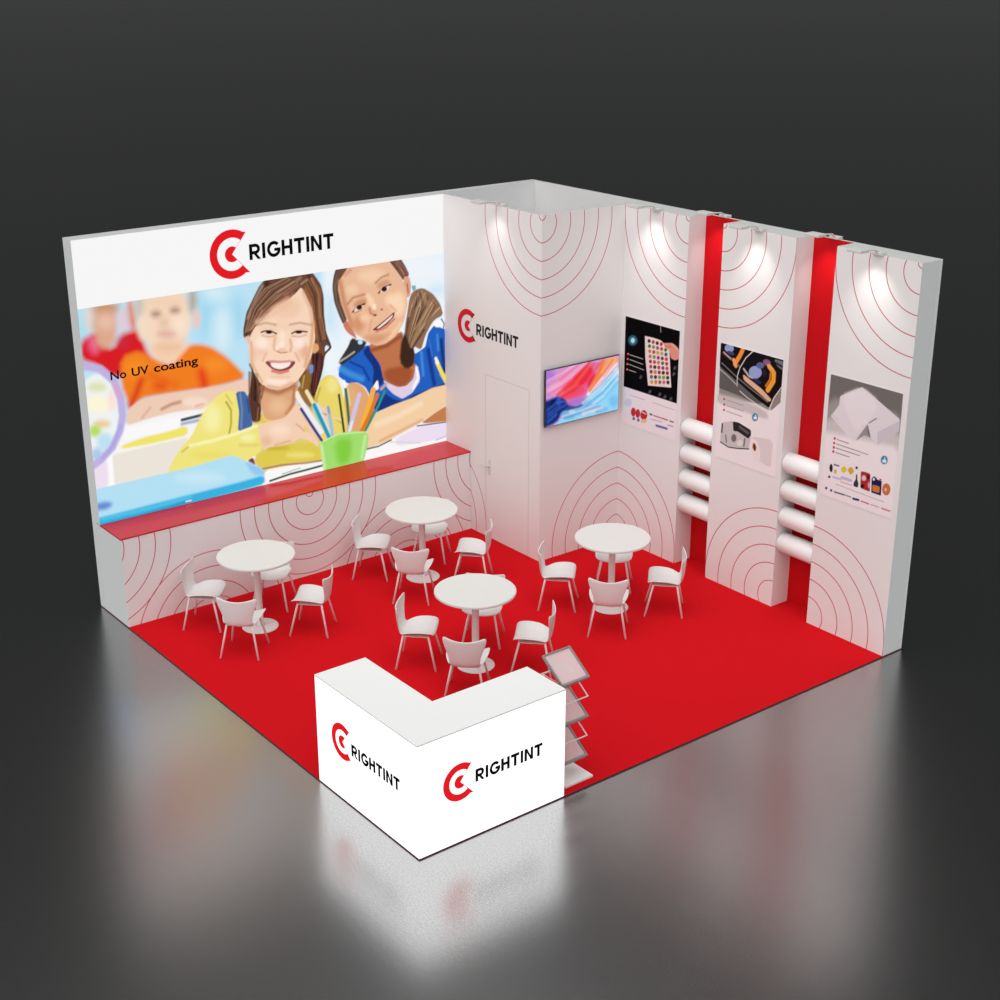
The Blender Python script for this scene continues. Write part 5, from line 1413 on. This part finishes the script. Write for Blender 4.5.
# ================================================================== reception counter
ct = thing('reception_counter', 'L-shaped white reception counter with glowing branded fronts at the front corner', 'counter', (6.0, -6.0, 0))
Lc = [(-1.49, 0.012), (-0.012, 0.012), (-0.012, 1.49), (-0.5, 1.49), (-0.5, 0.5), (-1.49, 0.5)]
bm = NB(); prism(bm, Lc, 0.0, 1.003)
obj('body', bm, M['white'], ct)
Lt = [(-1.495, 0.0), (0.0, 0.0), (0.0, 1.495), (-0.508, 1.495), (-0.508, 0.508), (-1.495, 0.508)]
bm = NB(); prism(bm, Lt, 1.005, 1.016)
obj('countertop', bm, M['counter_top'], ct)
bm = NB(); box(bm, -1.492, -0.002, 0.0, 0.011, 0.0, 1.004)
p1_ = obj('light_panel', bm, M['counter_light'], ct)
bm = NB(); box(bm, -0.011, 0.0, 0.012, 1.492, 0.0, 1.004)
p2_ = obj('light_panel', bm, M['counter_light'], ct)
obj('logo_emblem', emblem_mesh((-1.085, -0.001, 0.56), (1, 0, 0), (0, 0, 1), 0.160 + 0.006, r_in=0.645, r_dot=0.345, hair=0.03), M['lit_red'], p1_)
obj('logo_lettering', letters_mesh((-0.947, -0.001, 0.492), (1, 0, 0), (0, 0, 1), 0.70, 0.112, t=0.235), M['lit_black'], p1_)
obj('logo_emblem', emblem_mesh((0.001, 0.408, 0.55), (0, 1, 0), (0, 0, 1), 0.162 + 0.006, r_in=0.645, r_dot=0.345, hair=0.03), M['lit_red'], p2_)
obj('logo_lettering', letters_mesh((0.001, 0.558, 0.492), (0, 1, 0), (0, 0, 1), 0.69, 0.114, t=0.235), M['lit_black'], p2_)

# ================================================================== leaflet stand behind the counter
st = thing('leaflet_stand', 'folding zigzag leaflet stand with three empty trays beside the counter end', 'stand', (5.78, -4.27, 0))
bm = NB(); box(bm, -0.145, 0.145, -0.155, 0.155, 0.0, 0.022, 0.003)
obj('base', bm, M['counter_top'], st)
def tray(z):
    a = math.atan2(0.19, 0.27)
    t_ = NB(); box(t_, -0.150, 0.160, -0.145, 0.145, -0.006, 0.002)
    rim = NB()
    for (x0, x1, y0, y1) in ((-0.158, 0.168, -0.152, -0.138), (-0.158, 0.168, 0.138, 0.152), (-0.158, -0.146, -0.138, 0.138), (0.148, 0.170, -0.138, 0.138)):
        box(rim, x0, x1, y0, y1, -0.012, 0.014 if x0 < 0.1 else 0.022, 0.002)
    for b in (t_, rim):
        bmesh.ops.rotate(b, verts=b.verts[:], cent=(0, 0, 0), matrix=Matrix.Rotation(a, 3, 'Y'))
        bmesh.ops.translate(b, verts=b.verts[:], vec=(-0.065, 0, z))
    tr = obj('tray', t_, M['acrylic'], st)
    obj('tray_rim', rim, M['grey_rim'], tr)
for z in (1.035, 0.655, 0.275):
    tray(z)
for k, z in enumerate((0.845, 0.465)):
    b = NB()
    pts = [(-0.21, -0.15, z + 0.10), (0.06, -0.15, z - 0.09), (0.06, 0.15, z - 0.09), (-0.21, 0.15, z + 0.10), (-0.21, -0.15, z + 0.10)]
    tube(b, pts, 0.008)
    obj('frame_loop', b, M['plastic'], st)
b = NB()
for s in (-0.13,):
    zz = [(0.075, 0.94), (-0.21, 0.945 - 0.0), (0.06, 0.755), (-0.2, 0.75), (0.075, 0.56), (-0.21, 0.565), (0.06, 0.375), (-0.2, 0.37), (0.075, 0.18), (-0.10, 0.02)]
    tube(b, [(x, s, z) for x, z in zz], 0.006)
obj('zigzag_link', b, M['plastic'], st)

# ================================================================== tables
def make_table():
    t = thing('round_table', 'x', 'table', (0, 0, 0), 0, 'round white meeting tables')
    b = NB(); lathe(b, [(0.10, 0.788), (0.392, 0.792), (0.402, 0.798), (0.404, 0.808), (0.402, 0.819), (0.398, 0.823)], 72)
    obj('tabletop', b, M['table'], t)
    b = NB(); lathe(b, [(0.055, 0.018), (0.036, 0.035), (0.036, 0.74), (0.09, 0.782), (0.12, 0.789)], 32)
    o = obj('column', b, M['plastic'], t, smooth=True)
    b = NB(); lathe(b, [(0.186, 0.0), (0.190, 0.004), (0.188, 0.010), (0.10, 0.018), (0.05, 0.022)], 56)
    obj('base', b, M['plastic'], t)
    return t

# ================================================================== chairs
def chair_shell():
    # profile: forward f, height z, half width, edge lift (up), edge pull (forward)
    prof = [(0.176, 0.350, 0.165, 0.030, 0.0), (0.178, 0.360, 0.188, 0.036, 0.0), (0.160, 0.368, 0.200, 0.046, 0.0), (0.10, 0.364, 0.207, 0.058, 0.0),
            (0.02, 0.354, 0.207, 0.066, 0.0), (-0.06, 0.346, 0.196, 0.064, 0.0), (-0.12, 0.342, 0.176, 0.046, 0.010), (-0.158, 0.350, 0.160, 0.026, 0.020),
            (-0.180, 0.374, 0.149, 0.010, 0.026), (-0.192, 0.420, 0.146, 0.0, 0.030), (-0.200, 0.478, 0.157, 0.0, 0.032), (-0.207, 0.535, 0.180, 0.002, 0.036),
            (-0.211, 0.585, 0.203, 0.012, 0.042), (-0.214, 0.622, 0.214, 0.030, 0.044), (-0.215, 0.638, 0.198, 0.037, 0.044)]
    NT = 10
    b = NB(); rows = []
    for f, z, hw, lift, pull in prof:
        row = []
        for j in range(NT + 1):
            t = -1 + 2 * j / NT
            e = t * t
            row.append(b.verts.new((f + pull * e, hw * t, z + lift * e)))
        rows.append(row)
    for a, c in zip(rows, rows[1:]):
        for j in range(NT):
            b.faces.new((a[j], a[j + 1], c[j + 1], c[j]))
    return b

def make_chair():
    t = thing('chair', 'x', 'chair', (0, 0, 0), 0, 'white moulded chairs around the tables')
    o = obj('seat_shell', chair_shell(), M['plastic'], t, smooth=True)
    s = o.modifiers.new('thickness', 'SOLIDIFY'); s.thickness = 0.013; s.offset = 0
    s = o.modifiers.new('round', 'SUBSURF'); s.levels = 2; s.render_levels = 2
    for sx, sy in ((1, 1), (1, -1), (-1, 1), (-1, -1)):
        b = NB()
        x1, x0 = (0.203, 0.120) if sx > 0 else (-0.196, -0.128)
        tube(b, [(x0, sy * 0.130, 0.352), (x0 + (x1 - x0) * 0.1, sy * 0.136, 0.320), (x1, sy * 0.196, 0.0035)], 0.011)
        obj('leg', b, M['leg'], t, smooth=True)
    b = NB(); box(b, -0.125, 0.115, -0.13, 0.13, 0.335, 0.343, 0.003)
    obj('seat_mount', b, M['leg'], t)
    return t

tables = [((1.53, -4.90), 'round white table nearest the left end of the red-topped ledge', 'the table nearest the ledge left end'),
          ((1.53, -2.81), 'round white table in the far corner between ledge and storage room', 'the far table near the storage room'),
          ((3.63, -3.65), 'round white table in the middle of the carpet, nearest the reception counter', 'the table nearest the counter'),
          ((3.445, -1.68), 'round white table in front of the television and poster panels', 'the table before the posters')]
# seat positions: offset of the chair from its table, and where it stands
seats = [((-1, -1), 'on the left side of', 'seen side-on, facing right'), ((1, -1), 'on the near side of', 'its back to the counter corner'),
         ((1, 1), 'on the right side of', 'seen side-on, facing left'), ((-1, 1), 'on the far side of', 'mostly hidden by the tabletop')]
tab0 = make_table(); ch0 = make_chair(); first = True
for (tx, ty), lab, where in tables:
    tb = tab0 if first else copy_tree(tab0)
    tb.location = (tx, ty, 0); tb['label'] = lab
    for (sx, sy), side, how in seats:
        c = ch0 if first else copy_tree(ch0)
        first = False
        c.location = (tx + 0.405 * sx, ty + 0.405 * sy, 0)
        c.rotation_euler = (0, 0, math.atan2(-sy, -sx))
        c['label'] = 'white moulded chair %s %s' % (side, where)
